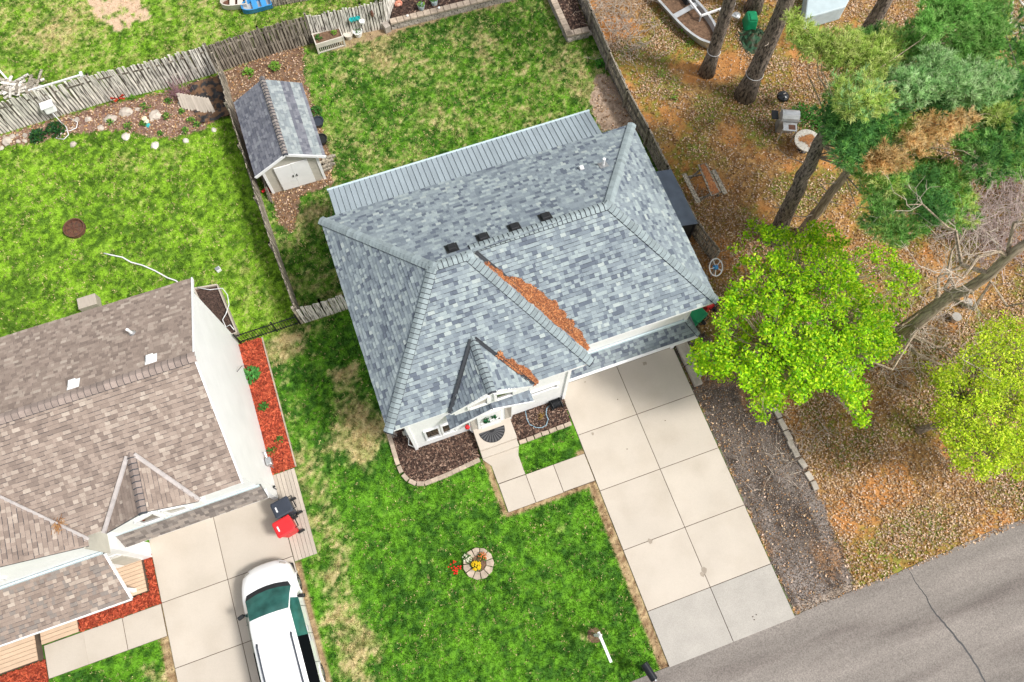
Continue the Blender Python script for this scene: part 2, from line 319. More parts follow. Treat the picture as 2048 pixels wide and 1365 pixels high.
def field(x, y):
    n1 = fbm(x, y, .33, 3, 1); n2 = fbm(x, y, 1.1, 3, 2); n3 = fbm(x, y, 3.6, 3, 3); n4 = fbm(x, y, 9., 2, 4); n5 = fbm(x, y, .8, 3, 5)
    wx = x + (fbm(x, y, 1.6, 3, 8)-.5)*1.1; wy = y + (fbm(x, y, 1.6, 3, 9)-.5)*1.1
    sx = x + (n3-.5)*.35; sy = y + (n4-.5)*.35
    back = (x > -4.1) & (x < 12.75) & (y > 14.1) & (y < 27.7)
    left = (x < -4.1) & (y > 13.9) & (y < 27.6)
    top = (y >= 27.6) & (x < 12.9)
    t = np.where(back, -.01, np.where(left, -.20, np.where(top, -.02, -.30)))
    for px, py, r, s in SPOTS:
        q = g(px, py); d2 = ((wx-q.x)**2 + (wy-q.y)**2)/r**2; t = t + .72*s*np.exp(-d2*1.2)
    # worn strip beside the neighbour's drive and along slab edges
    t = t + .40*np.exp(-((wx+5.25)/.8)**2)*(y < 9.) + .22*np.exp(-((wx+5.2)/.7)**2)*((y >= 9.) & (y < 13.9))
    edge_ = np.zeros_like(x)
    for ex in (4.98, -11.62):
        edge_ = np.maximum(edge_, np.exp(-((x-ex+.08)/.2)**4)*(y < 5.3))
    edge_ = np.maximum(edge_, np.exp(-((y-3.93)/.1)**4)*((x > 1.35) & (x < 5.1))); edge_ = np.maximum(edge_, np.exp(-((x-1.36)/.13)**4)*((y > 3.9) & (y < 6.3))); edge_ = np.maximum(edge_, np.exp(-((x+6.55)/.16)**4)*(y < 5))
    dry = sstep(.46, .80, .9*t + .24*n2 + .40*n3 + .48*n4 - .04)*(.62+.38*sstep(.35, .6, fbm(x, y, 7., 2, 95)))
    n6 = fbm(x, y, 5.2, 2, 6); lum = np.clip(.52 + .8*(n3-.5) + 1.5*(n6-.5) + 1.7*(n4-.5) + .7*(n2-.5) + .7*(n1-.5), .05, 1)
    yel = np.where(left, .75, np.where(top, .6, np.where(back, .2, .12)))
    dk = lerp(np.tile(C_(.021, .088, .008), (len(x), 1)), C_(.075, .15, .012), yel)
    lt = lerp(np.tile(C_(.098, .275, .014), (len(x), 1)), C_(.29, .48, .030), yel)
    col = dk + (lt-dk)*lum[:, None]
    straw = lerp(np.tile(C_(.26, .19, .075), (len(x), 1)), C_(.50, .41, .21), np.clip(n4*1.6-.3, 0, 1))
    ed_ = sstep(.25, .6, edge_*(.55+.9*n3)); col = lerp(col, straw, dry); col = lerp(col, lerp(np.tile(C_(.16, .09, .045), (len(x), 1)), C_(.42, .31, .17), np.clip(n4*1.8-.4, 0, 1)), ed_); tuft = (1 - .55*dry)*(1-.85*ed_); leaf = np.zeros_like(x)
    # neighbour's yard beyond the back fence: fence shadow painted as a dark brown band, bare dirt patch
    fence_shade = top*sstep(2.6, .2, y-27.6+1.6*(n2-.5))*.75
    col = lerp(col, C_(.10, .085, .025), fence_shade*np.clip(n3*1.8-.2, 0, 1))
    q = inpoly(TL_DIRT, wx, wy)*sstep(.3, .55, n3+.12); col = lerp(col, C_(.52, .37, .25), q.astype(float)); tuft *= 1-.9*q
    # soil round the shed, dirt by the fence, rock bed
    for poly, c1, c2, lf in ((BED_SHED, C_(.115, .065, .042), C_(.24, .15, .095), 26), (BED_DIRT, C_(.22, .15, .10), C_(.48, .36, .27), 10), (ROCKBED, C_(.13, .07, .055), C_(.30, .19, .14), 30)):
        q = inpoly(poly, sx, sy).astype(float); col = lerp(col, c1 + (c2-c1)*np.clip(1.6*n4-.3+.6*(n2-.5), 0, 1)[:, None], q); tuft *= 1-q*.97; leaf += q*lf
    q = ((x > -4.1) & (x < 12.8) & (y > 27.2-.45*n3) & (y < 28) & (x > .8)).astype(float)*.8; col = lerp(col, C_(.33, .22, .14), q); tuft *= 1-q
    # woodland floor
    wood = ((x > 12.75) & (y > -3.05)) | ((x > 10.05) & (y < 15) & (y > -3.05)) | (x > 16)
    wcol = lerp(np.tile(C_(.17, .08, .026), (len(x), 1)), C_(.48, .28, .105), np.clip(1.5*n4-.25+.7*(n3-.5), 0, 1))
    orange = sstep(.52, .70, n5 + .22*np.exp(-((x-13.9)/1.3)**2)*(y > 10) + .35*np.exp(-((y+2.9)/.5)**2) + .2*np.exp(-((wx-13.0)/.5)**2)*(y < 3)); wcol = lerp(wcol, C_(.50, .21, .06), orange*.6)
    gr = sstep(.44, .62, fbm(x, y, .55, 4, 21)*.8 + .2*n3 + .03)
    wcol = lerp(wcol, dk*1.25+.01 + (lt-dk)*(lum*.35)[:, None] + C_(.045, .02, 0), gr*np.clip(n4*1.7-.15, 0, 1)*.8)
    col = np.where(wood[:, None], wcol, col); tuft = np.where(wood, .45*gr*np.clip(n3*2-.4, 0, 1), tuft)
    lden = 26 + 110*sstep(.42, .66, fbm(x, y, .3, 3, 31) + .30*np.exp(-(((x-15.5)/3.0)**2+((y-.5)/3.5)**2)))
    leaf = np.where(wood, lden*(1-.7*orange), leaf)
    # gravel parking strip
    q = inpoly(GRAVEL, x+(n3-.5)*.5, y+(n4-.5)*.3)
    gcol = lerp(np.tile(C_(.055, .041, .034), (len(x), 1)), C_(.145, .118, .10), np.clip(1.7*n4-.35+.9*(n2-.5), 0, 1))
    pale = sstep(.5, .7, fbm(x*1.6, y*.35, 1.0, 3, 41)+.05)*sstep(5., 0., y)
    gcol = lerp(gcol, C_(.27, .23, .205), pale*.75)
    ndl = sstep(.60, .74, fbm(x*1.2, y*.7, .9, 3, 43)+.1*np.exp(-((x-12.3)/.6)**2)); gcol = lerp(gcol, C_(.36, .18, .07), ndl*.75*np.clip(n4*2-.3, 0, 1))
    gcol = lerp(gcol, C_(.42, .33, .25), sstep(.35, .05, np.abs(y+2.95-.2*(n3-.5)))*.55)
    col = np.where(q[:, None], gcol, col); tuft = np.where(q, 0, tuft); leaf = np.where(q, 3., leaf)
    return col, np.clip(tuft, 0, 1), leaf
fx = np.arange(-19, 35.01, .125); fy = np.arange(-9.5, 37.01, .125)
xs = np.concatenate([[-400, -150, -60, -28], fx, [48, 90, 180, 400]]); ys = np.concatenate([[-400, -150, -60, -22], fy, [48, 90, 180, 400]])
GX, GY = np.meshgrid(xs, ys); gx = GX.ravel(); gy = GY.ravel(); nx, ny = len(xs), len(ys)
gc, _, _ = field(gx, gy)
gz = (fbm(gx, gy, 2.2, 3, 51)-.5)*.03 - .004
idx = np.arange(nx*ny).reshape(ny, nx); quads = np.stack([idx[:-1, :-1], idx[:-1, 1:], idx[1:, 1:], idx[1:, :-1]], -1).reshape(-1, 4)
ground = link('ground', fast_mesh('ground', np.c_[gx, gy, gz], quads, mt['ground'], gc)); ground['kind'] = 'structure'
# areas that carry no grass, leaves (slabs, houses, road, beds)
SOLID = [[(5.02, -3.2), (10.08, -3.2), (10.08, 8.3), (5.02, 8.3)], [(-11.6, -9), (-6.58, -9), (-6.58, 7.9), (-12.3, 7.9), (-12.3, 7.3), (-11.6, 7.3)], [(-1.1, 7.5), (10.1, 7.5), (10.1, 15.2), (-1.1, 15.2)],
         [(-30, 7.4), (-6.6, 7.4), (-6.6, 14.3), (-30, 14.3)], [(-30, 3.95), (-11.6, 3.95), (-11.6, 7.6), (-30, 7.6)], FRONTBED, [(2.75, 6.4), (5.05, 6.4), (5.05, 7.6), (2.75, 7.6)],
         [(1.45, 3.98), (2.58, 3.98), (2.58, 7.6), (1.18, 7.6), (1.18, 6.2)], [(2.5, 3.98), (5.05, 3.98), (5.05, 5.13), (2.5, 5.13)], [(-60, -60), (60, -60), (60, -3.0), (-60, -3.1)],
         [(-6.65, 4.9), (-5.72, 4.9), (-5.66, 14.1), (-6.65, 14.1)], [(-3.6, 20.45), (-1.2, 20.45), (-1.2, 23.9), (-3.6, 23.9)], [(-7.2, 14.4), (-6.5, 14.4), (-6.5, 16.9), (-7.8, 16.9)]]
def blocked(x, y):
    r = np.zeros(x.shape, bool)
    for p in SOLID: r |= inpoly(p, x, y)
    return r
def in_view(x, y, pad=60):
    vx, vy, vz = x, y, -CAMH
    k = FPX/(vx*AX_F.x+vy*AX_F.y+vz*AX_F.z)
    u = 1024+(vx*AX_R.x+vy*AX_R.y+vz*AX_R.z)*k; v = 682.5+(vx*AX_D.x+vy*AX_D.y+vz*AX_D.z)*k
    return (u > -pad) & (u < 2048+pad) & (v > -pad) & (v < 1365+pad)
# ---- grass tufts
n = 520000
tx = RNG.uniform(-19, 34, n); ty = RNG.uniform(-3.2, 37, n)
k = in_view(tx, ty) & ~blocked(tx, ty); tx, ty = tx[k], ty[k]
tc_, td, tl = field(tx, ty); k = RNG.random(len(tx)) < td; tx, ty, tc_ = tx[k], ty[k], tc_[k]
nb = 4; n = len(tx); ang = RNG.uniform(0, 2*np.pi, (n, nb)); hh = RNG.uniform(.03, .075, (n, nb)); rr = RNG.uniform(.02, .07, (n, nb)); wd = RNG.uniform(.012, .022, (n, nb))
ox = tx[:, None] + RNG.normal(0, .025, (n, nb)); oy = ty[:, None] + RNG.normal(0, .025, (n, nb))
dx, dy = np.cos(ang), np.sin(ang); V = np.empty((n, nb, 3, 3))
V[:, :, 0] = np.stack([ox-dy*wd, oy+dx*wd, np.full_like(ox, -.012)], -1); V[:, :, 1] = np.stack([ox+dy*wd, oy-dx*wd, np.full_like(ox, -.012)], -1)
V[:, :, 2] = np.stack([ox+dx*rr, oy+dy*rr, hh], -1)
zone = np.where((ty > 14.1) & (tx > -4.1), .17, np.where(ty > 14.1, .10, .055)); sw_ = RNG.random(n) < zone*np.clip(3*fbm(tx, ty, 2.2, 2, 91)-.7, 0, 2)
tc_ = np.where(sw_[:, None], C_(.56, .48, .22)*RNG.uniform(.6, 1.1, (n, 1)), tc_*RNG.uniform(.7, 1.3, (n, 1)))
bc = tc_[:, None, :]*RNG.uniform(.7, 1.55, (n, nb, 1)); bc = np.repeat(bc[:, :, None, :], 3, 2); bc[:, :, 2] *= 1.15
grass = link('grass', fast_mesh('grass', V.reshape(-1, 3), np.arange(n*nb*3).reshape(-1, 3), mt['grass'], bc.reshape(-1, 3)))
tag(grass, 'short patchy lawn grass, green with straw coloured spots', 'grass', kind='stuff')
# ---- fallen leaves
n = 800000
tx = RNG.uniform(-19, 34, n); ty = RNG.uniform(-3.2, 37, n); k = in_view(tx, ty, 40) & ~blocked(tx, ty); tx, ty = tx[k], ty[k]
_, _, tl = field(tx, ty); k = RNG.random(len(tx)) < tl/62.; tx, ty = tx[k], ty[k]; n = len(tx)
LP = np.array([(.50, .31, .16), (.38, .20, .085), (.60, .42, .25), (.28, .14, .06), (.54, .37, .21), (.44, .23, .09), (.66, .50, .35), (.60, .42, .30), (.66, .48, .37)])
lc = LP[RNG.integers(0, len(LP), n)]*RNG.uniform(.42, 1.12, (n, 1))
a = RNG.uniform(0, 2*np.pi, n); s = RNG.uniform(.024, .056, n); tz = RNG.uniform(-.025, .04, (n, 4)); z0 = RNG.uniform(.02, .045, n)
V = np.empty((n, 4, 3))
for i, (u, v) in enumerate(((1, 0), (0, .62), (-1, 0), (0, -.62))):
    V[:, i] = np.stack([tx+s*(u*np.cos(a)-v*np.sin(a)), ty+s*(u*np.sin(a)+v*np.cos(a)), z0+tz[:, i]], -1)
lv = link('fallen_leaves', fast_mesh('fallen_leaves', V.reshape(-1, 3), np.arange(n*4).reshape(-1, 4), mt['chips'], np.repeat(lc, 4, 0)))
tag(lv, 'dry tan leaves scattered over the woodland floor', 'leaves', kind='stuff')
# ---- loose gravel
x = RNG.uniform(9.9, 13.4, 60000); y = RNG.uniform(-3.1, 8.6, 60000); k = inpoly(GRAVEL, x, y) & ~blocked(x, y); x, y = x[k][:20000], y[k][:20000]; n = len(x)
s = RNG.uniform(.009, .024, n); a = RNG.uniform(0, 6.28, n); V = np.empty((n, 4, 3)); hz_ = RNG.uniform(.0, .02, (n, 4))
for i, (u, v) in enumerate(((1, 0), (0, 1), (-1, 0), (0, -1))): V[:, i] = np.stack([x+s*(u*np.cos(a)-v*np.sin(a)), y+s*(u*np.sin(a)+v*np.cos(a)), .014+hz_[:, i]], -1)
GP = np.array([(.06, .045, .037), (.10, .078, .064), (.17, .135, .11), (.34, .29, .25), (.045, .036, .03), (.24, .13, .06)]); cc = GP[RNG.integers(0, 6, n)]*RNG.uniform(.7, 1.2, (n, 1))
tag(link('gravel', fast_mesh('gravel', V.reshape(-1, 3), np.arange(n*4).reshape(-1, 4), mt['chips'], np.repeat(cc, 4, 0))), 'dark loose gravel of the parking strip beside the driveway', 'gravel', kind='stuff')
# ---- road
def jag(a, b, n, amp, seed):
    q = np.linspace(0, 1, n); xx = a[0]+(b[0]-a[0])*q; yy = a[1]+(b[1]-a[1])*q; return [(x, y+amp*(fbm(np.array([x]), np.array([7.]), 1.7, 3, seed)[0]-.5)) for x, y in zip(xx, yy)]
edge = [(-60, -3.15), (4.95, -3.08), (10.12, -3.06)] + jag((10.2, -3.06), (30, -2.62), 100, .16, 61) + [(60, -2.2)]
road = MB().prism(edge + [(60, -12.2), (-60, -12.2)], -.06, .022).obj('road', mt['asphalt']); road['kind'] = 'structure'
b = MB(); prev = None
crack = [g(*p) for p in ((1819, 1143), (1832, 1166), (1850, 1192), (1866, 1222), (1884, 1243), (1905, 1268), (1925, 1292), (1948, 1325), (1968, 1360), (1985, 1392))]
pts = []
for i in range(len(crack)-1):
    for q in range(5): p = crack[i].lerp(crack[i+1], q/5); pts.append(p + Vector((random.uniform(-.02, .02), random.uniform(-.015, .015), 0)))
for i in range(len(pts)-1):
    wd0 = .018 + .05*min(1, i/25)*random.uniform(.8, 1.1)
    b.bar(pts[i]+Vector((0, 0, .021)), pts[i+1]+Vector((0, 0, .021)), wd0, .012)
o = b.obj('sealed_crack', mt['tar'], road)
# ---- concrete drives and walks: every slab its own piece over a recessed joint bed
mt['stain'] = mat('oil_stain', (.30, .255, .205), rough=.8, namt=.15)
def slabs(name, polys, z=.035, base=None, mats=None):
    b = MB()
    for p in base: b.prism(p, -.05, .018)
    root = b.obj(name, mt['joint']); root['kind'] = 'structure'
    for i, p in enumerate(polys):
        c = Vector((sum(q[0] for q in p)/len(p), sum(q[1] for q in p)/len(p), 0))
        sh = [(q[0]+(c.x-q[0])*.0, q[1]) for q in p]
        MB().prism(sh, -.04, z + random.uniform(-.003, .003)).obj('slab', mt[(mats or {}).get(i, 'concrete')], root, bevel=.006)
    return root
def rect(x0, x1, y0, y1, gp=.011): return [(x0+gp, y0+gp), (x1-gp, y0+gp), (x1-gp, y1-gp), (x0+gp, y1-gp)]
yj = [-3.1, -.88, 1.74, 4.2, 6.02+.0, 7.95]
yj = [-3.12, g(1420, 1175).y, g(1370, 1055).y, g(1322, 938).y, g(1272, 830).y, 8.02]
P = []; mm = {}
for i in range(5):
    for x0, x1 in ((5.04, 7.56), (7.56, 10.05)):
        if i == 0: mm[len(P)] = 'concrete2'
        P.append(rect(x0, x1, yj[i], yj[i+1]))
drive = slabs('driveway', P, .036, [[(5.04, -3.12), (10.05, -3.12), (10.05, 8.1), (5.04, 8.1)]], mm)
# old concrete strip under the garage door and its crack
MB().prism([(5.04, 8.02), (10.05, 8.02), (10.05, 8.16), (5.04, 8.16)], -.04, .05).obj('threshold', mt['conold'], drive)
b = MB(); pts = [g(*p) for p in ((1289, 716), (1287, 745), (1280, 775), (1268, 805), (1264, 812))]
for i in range(4): b.bar(pts[i]+Vector((0, 0, .0365)), pts[i+1]+Vector((0, 0, .0365)), .014, .004)
b.obj('crack', mt['joint'], drive)
for px, py, r in ((1408, 1140, .13), (1404, 1150, .09), (1300, 1083, .10), (1289, 728, .09), (1185, 868, .06)):
    c = g(px, py); pts_ = [(c.x+r*random.uniform(.6, 1.1)*math.cos(q), c.y+r*random.uniform(.6, 1.3)*math.sin(q)) for q in np.linspace(0, 6.0, 11)]
    MB().prism(pts_, .03, .0408).obj('stain', mt['stain'], drive)
for px, py in ((1170, 765), (1330, 842), (1254, 899), (1505, 1234), (1508, 1240), (1512, 1230), (1235, 800)):
    c = g(px, py); MB().box((c.x, c.y, .045), (.035, .03, .02), rz=random.random()).obj('debris', mt['joint'], drive)
P = [rect(1.46, 2.58, 3.98, 5.13), rect(2.58, 3.72, 3.98, 5.13), rect(3.72, 5.02, 4.0, 5.13), [(1.46, 5.15), (2.57, 5.15), (2.57, 5.92), (2.69, 6.24), (1.2, 6.24), (1.45, 5.88)]]
slabs('front_walk', P, .036, [[(1.46, 3.98), (5.02, 3.98), (5.02, 5.13), (2.58, 5.13), (2.58, 6.24), (1.46, 6.24)]])
by = [-9, -1.9, .45, 2.83, 5.19, 7.84]; P = []
for i in range(5):
    for x0, x1 in ((-11.58, -9.12), (-9.12, -6.64)): P.append(rect(x0, x1, by[i], by[i+1]))
slabs('driveway', P, .036, [[(-11.58, -9), (-6.64, -9), (-6.64, 7.84), (-11.58, 7.84)]])
P = [rect(x, x+1.42, 4.0, 5.18) for x in (-13.03, -14.45, -15.85)]
slabs('front_walk', P, .036, [[(-15.86, 4.0), (-11.61, 4.0), (-11.61, 5.18), (-15.86, 5.18)]])
# ---- mulch beds
def bed(name, poly, z, m, chipcols, nchip, sz=.05):
    b = MB(); b.prism(poly, -.04, z); o = b.obj(name, m); o['kind'] = 'structure'
    xs_ = [p[0] for p in poly]; ys_ = [p[1] for p in poly]
    x = RNG.uniform(min(xs_), max(xs_), nchip*2); y = RNG.uniform(min(ys_), max(ys_), nchip*2); k = inpoly(poly, x, y); x, y = x[k][:nchip], y[k][:nchip]; n = len(x)
    a = RNG.uniform(0, 2*np.pi, n); l = RNG.uniform(.5, 1.4, n)*sz; wv = l*RNG.uniform(.2, .45, n); zz = z+RNG.uniform(.0, .03, n); ti = RNG.uniform(-.02, .03, (n, 4)); V = np.empty((n, 4, 3))
    for i, (u, v) in enumerate(((1, -1), (1, 1), (-1, 1), (-1, -1))):
        V[:, i] = np.stack([x+l*u*np.cos(a)-wv*v*np.sin(a), y+l*u*np.sin(a)+wv*v*np.cos(a), zz+ti[:, i]+.012], -1)
    cc = np.array(chipcols)[RNG.integers(0, len(chipcols), n)]*RNG.uniform(.6, 1.25, (n, 1))
    c = link('mulch', fast_mesh('mulch', V.reshape(-1, 3), np.arange(n*4).reshape(-1, 4), mt['chips'], np.repeat(cc, 4, 0)), o); c['kind'] = 'stuff'
    return o
DARKC = [(.10, .055, .04), (.06, .035, .027), (.17, .10, .07), (.045, .028, .022), (.28, .19, .14), (.035, .02, .016)]
REDC = [(.42, .07, .03), (.30, .045, .02), (.52, .11, .05), (.20, .03, .015), (.46, .085, .04)]
bed('mulch_bed', FRONTBED, .03, mt['mulch'], DARKC, 5200)
bed('mulch_bed', [(2.72, 7.56), (2.74, 6.44), (4.98, 6.5), (5.02, 7.56)], .03, mt['mulch'], DARKC, 2800)
bed('mulch_bed', [(-6.62, 14.05), (-5.69, 14.05), (-5.72, 8.42), (-6.62, 8.42)], .05, mt['rmulch'], REDC, 4600)
bed('mulch_bed', [(-11.86, 7.42), (-11.6, 7.42), (-11.6, 5.2), (-14.5, 5.2), (-14.5, 5.72), (-11.86, 5.72)], .05, mt['rmulch'], REDC, 2600)
bed('mulch_bed', [(-19, 4.68), (-15.88, 4.68), (-15.88, 3.9), (-19, 3.9)], .05, mt['rmulch'], REDC, 1800)
# ---- edging stones of the front bed, each its own
def edging(name, label, path, step, size, m, group=None, z=.03):
    P = [Vector((*p[:2], 0)) for p in path]; root = thing(name, label, 'edging', P[0])
    me = [MB().box((0, 0, 0), (size[0]*q, size[1], size[2]), top=.97).mesh('paver', mt[m]) for q in (.98, 1.0, 1.02)]
    for i in range(len(P)-1):
        d = P[i+1]-P[i]; k = max(1, round(d.length/step))
        for j in range(k):
            p = P[i] + d*((j+.5)/k); rz = math.atan2(d.y, d.x) + random.uniform(-.05, .05)
            link('paver', random.choice(me), root, Matrix.Translation((p.x, p.y, z+random.uniform(-.008, .012))) @ Matrix.Rotation(rz, 4, 'Z'))
    return root
edging('bed_edging', 'curved tan paver edging round the mulch bed left of the porch', [(-1.93, 8.5), (-1.95, 7.15), (-1.9, 6.75), (-1.75, 6.42), (-1.5, 6.2), (-1.2, 6.1), (-.35, 6.12), (1.1, 6.27)], .3, (.29, .17, .13), 'paver')
edging('bed_edging', 'straight tan paver edging of the mulch bed beside the driveway', [(2.76, 6.37), (4.98, 6.42)], .3, (.29, .16, .13), 'paver')
b = MB().bar((-5.64, 14.05, .03), (-5.68, 8.42, .03), .05, .14).solo('bed_edging', mt['paver'], 'thin tan border board along the red mulch bed', 'edging', (-5.66, 11, 0))
root = thing('stone_edging', 'broken row of old grey edging stones between the gravel strip and leaves', 'edging', g(1553, 828))
for px, py, l in ((1553, 826, .5), (1564, 850, .5), (1575, 872, .42), (1581, 890, .35), (1590, 906, .4), (1617, 953, .38), (1628, 972, .36), (1604, 928, .4)):
    p = g(px, py); a_ = math.atan2(-1, .05) + random.uniform(-.18, .18)
    MB().box((p.x, p.y, .04), (l, .24, .14), rz=a_, top=.92).obj('stone', mt['conold'], root, bevel=.015)
# ================================================================ ROOFS
def clip(poly, half):
    """Sutherland-Hodgman of a 2D polygon by convex polygon (ccw)"""
    out = poly
    for i in range(len(half)):
        a, b_ = half[i], half[(i+1) % len(half)]; inp, out = out, []
        if not inp: return []
        def sd_(p): return (b_[0]-a[0])*(p[1]-a[1])-(b_[1]-a[1])*(p[0]-a[0])
        for j in range(len(inp)):
            p, q = inp[j], inp[(j+1) % len(inp)]; sp, sq = sd_(p), sd_(q)
            if sp >= 0: out.append(p)
            if sp*sq < 0: t = sp/(sp-sq); out.append((p[0]+(q[0]-p[0])*t, p[1]+(q[1]-p[1])*t))
    return out
SW = [.10, .13, .155, .185, .23]
class Shingles:
    def __init__(s): s.items = []; s.bits = MB()
    def plane(s, poly3, pal, expo=.135, wscale=1.0, band=None):
        """poly3: ccw seen from above, first edge = eave"""
        P = [Vector(p) for p in poly3]; u = (P[1]-P[0]).normalized(); n = u.cross(P[-1]-P[0]).normalized()
        if n.z < 0: n = -n
        v = n.cross(u); o = P[0]; q2 = [((p-o).dot(u), (p-o).dot(v)) for p in P]
        umin, umax = min(q[0] for q in q2), max(q[0] for q in q2); vmax = max(q[1] for q in q2)
        k = 0
        while k*expo < vmax:
            v0 = k*expo - (.02 if k == 0 else 0); v1 = (k+1)*expo + .012; x = umin - random.uniform(0, .3)
            while x < umax:
                wi = random.randrange(5); wd_ = SW[wi]*wscale; r = random.random(); hi = random.random() < .45
                rc = [(x, v0), (x+wd_, v0), (x+wd_, v1), (x, v1)]; c = clip(rc, q2)
                if len(c) >= 3:
                    pl = band(k, v1/vmax) if band else pal
                    t = .026 if hi else .014
                    full = len(c) == 4 and all(abs(a[0]-b_[0])+abs(a[1]-b_[1]) < 1e-6 for a, b_ in zip(c, rc))
                    if full and k > 0:
                        s.items.append((o + u*(x+wd_/2) + v*v0, u, v, n, wi, wscale, hi, expo, pick(pl, r)))
                    else:
                        L_ = lambda p: .003+t*(1-min(1, max(0, (p[1]-v0)/(v1-v0))))
                        vs = [o+u*p[0]+v*p[1]+n*L_(p) for p in c]; m_ = len(vs); vs += [o+u*p[0]+v*p[1] for p in c]
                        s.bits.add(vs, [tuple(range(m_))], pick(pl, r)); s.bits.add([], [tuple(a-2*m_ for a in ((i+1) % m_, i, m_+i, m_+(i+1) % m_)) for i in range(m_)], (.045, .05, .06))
                x += wd_
            k += 1
    def emit(s, parent, mobj, mstuff, top=300):
        def area(it):
            p = proj(it[0]); p2 = proj(it[0]+it[1]*SW[it[4]]); p3 = proj(it[0]+it[2]*it[7])
            if not (0 < p[0] < 2048 and 0 < p[1] < 1365): return 0
            return abs((p2[0]-p[0])*(p3[1]-p[1])-(p2[1]-p[1])*(p3[0]-p[0]))
        s.items.sort(key=area, reverse=True); cache = {}
        for it in s.items[:top]:
            o, u, v, n, wi, ws, hi, ex, col = it; key = (wi, ws, hi, ex)
            if key not in cache:
                w2 = SW[wi]*ws/2; t = .026 if hi else .014; e2 = ex+.012; bv = .022 if hi else .009
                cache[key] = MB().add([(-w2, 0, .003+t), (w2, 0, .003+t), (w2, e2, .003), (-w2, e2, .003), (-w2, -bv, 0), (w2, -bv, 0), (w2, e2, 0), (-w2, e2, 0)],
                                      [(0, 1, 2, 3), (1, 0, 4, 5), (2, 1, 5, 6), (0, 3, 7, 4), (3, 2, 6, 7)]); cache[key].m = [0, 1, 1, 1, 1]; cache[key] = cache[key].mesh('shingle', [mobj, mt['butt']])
            M4 = Matrix((u, v, n)).transposed().to_4x4(); M4.translation = o; link('shingle', cache[key], parent, M4)
        for o, u, v, n, wi, ws, hi, ex, col in s.items[top:]:
            w2 = SW[wi]*ws/2; t = .026 if hi else .014; e2 = ex+.012; bv = .022 if hi else .009
            vs = [o-u*w2+n*(t+.003), o+u*w2+n*(t+.003), o+u*w2+v*e2+n*.003, o-u*w2+v*e2+n*.003, o-u*w2-v*bv, o+u*w2-v*bv, o+u*w2+v*e2, o-u*w2+v*e2]
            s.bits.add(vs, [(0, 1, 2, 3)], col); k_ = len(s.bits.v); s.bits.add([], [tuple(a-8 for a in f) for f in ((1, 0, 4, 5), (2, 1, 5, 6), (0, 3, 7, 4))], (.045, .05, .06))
        q = s.bits.obj('shingles', mstuff, parent); q['kind'] = 'stuff'
def caps(a, b_, n1, n2, parent, m, step=.17, wd_=.175, skip=0):
    """bent cap shingles along a hip or ridge from low a to high b, n1/n2 = slope normals either side"""
    a, b_ = Vector(a), Vector(b_); d = b_-a; L_ = d.length; d.normalize(); k = int(L_/step)
    n1, n2 = Vector(n1).normalized(), Vector(n2).normalized(); up = (n1+n2).normalized()
    s1 = n1.cross(d); s1 = s1 if s1.dot(n1-n2) > 0 else -s1; s2 = n2.cross(d); s2 = s2 if s2.dot(n2-n1) > 0 else -s2
    e = step+.04; bb = MB(); lo = .062; hi_ = .022
    L0 = [s1*wd_+n1*.012, s1*wd_*.45+up*.006+n1*.012, up*.012, s2*wd_*.45+up*.006+n2*.012, s2*wd_+n2*.012]
    vs = [p+up*lo for p in L0] + [p+d*e+up*hi_ for p in L0] + [p-up*.004-d*.055 for p in L0]
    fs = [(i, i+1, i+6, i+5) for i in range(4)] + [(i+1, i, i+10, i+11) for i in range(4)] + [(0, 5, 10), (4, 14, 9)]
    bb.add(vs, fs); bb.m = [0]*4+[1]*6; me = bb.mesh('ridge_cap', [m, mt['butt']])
    for i in range(skip, k+1): link('ridge_cap', me, parent, Matrix.Translation(a + d*(i*step) + up*(.0)))
def nrm(a, b_, c):
    n = (Vector(b_)-Vector(a)).cross(Vector(c)-Vector(a)).normalized(); return n if n.z > 0 else -n
def window(parent, x0, x1, z0, z1, y, gm='glass', fr=.07, mull=1):
    """window in a wall facing -Y"""
    b = MB()
    for c, s_ in ((((x0+x1)/2, y-.03, z1+fr/2), (x1-x0+2*fr, .07, fr)), (((x0+x1)/2, y-.03, z0-fr/2), (x1-x0+2*fr, .09, fr)), ((x0-fr/2, y-.03, (z0+z1)/2), (fr, .07, z1-z0)), ((x1+fr/2, y-.03, (z0+z1)/2), (fr, .07, z1-z0))): b.box(c, s_)
    for i in range(1, mull): b.box((x0+(x1-x0)*i/mull, y-.027, (z0+z1)/2), (.06, .05, z1-z0))
    f = b.obj('window', mt['trim'], parent)
    for i in range(mull):
        a_ = x0+(x1-x0)*i/mull; e_ = x0+(x1-x0)*(i+1)/mull
        MB().box(((a_+e_)/2, y-.012, (z0+z1)/2), (e_-a_-.01, .012, z1-z0)).obj('pane', mt[gm], f)
    return f
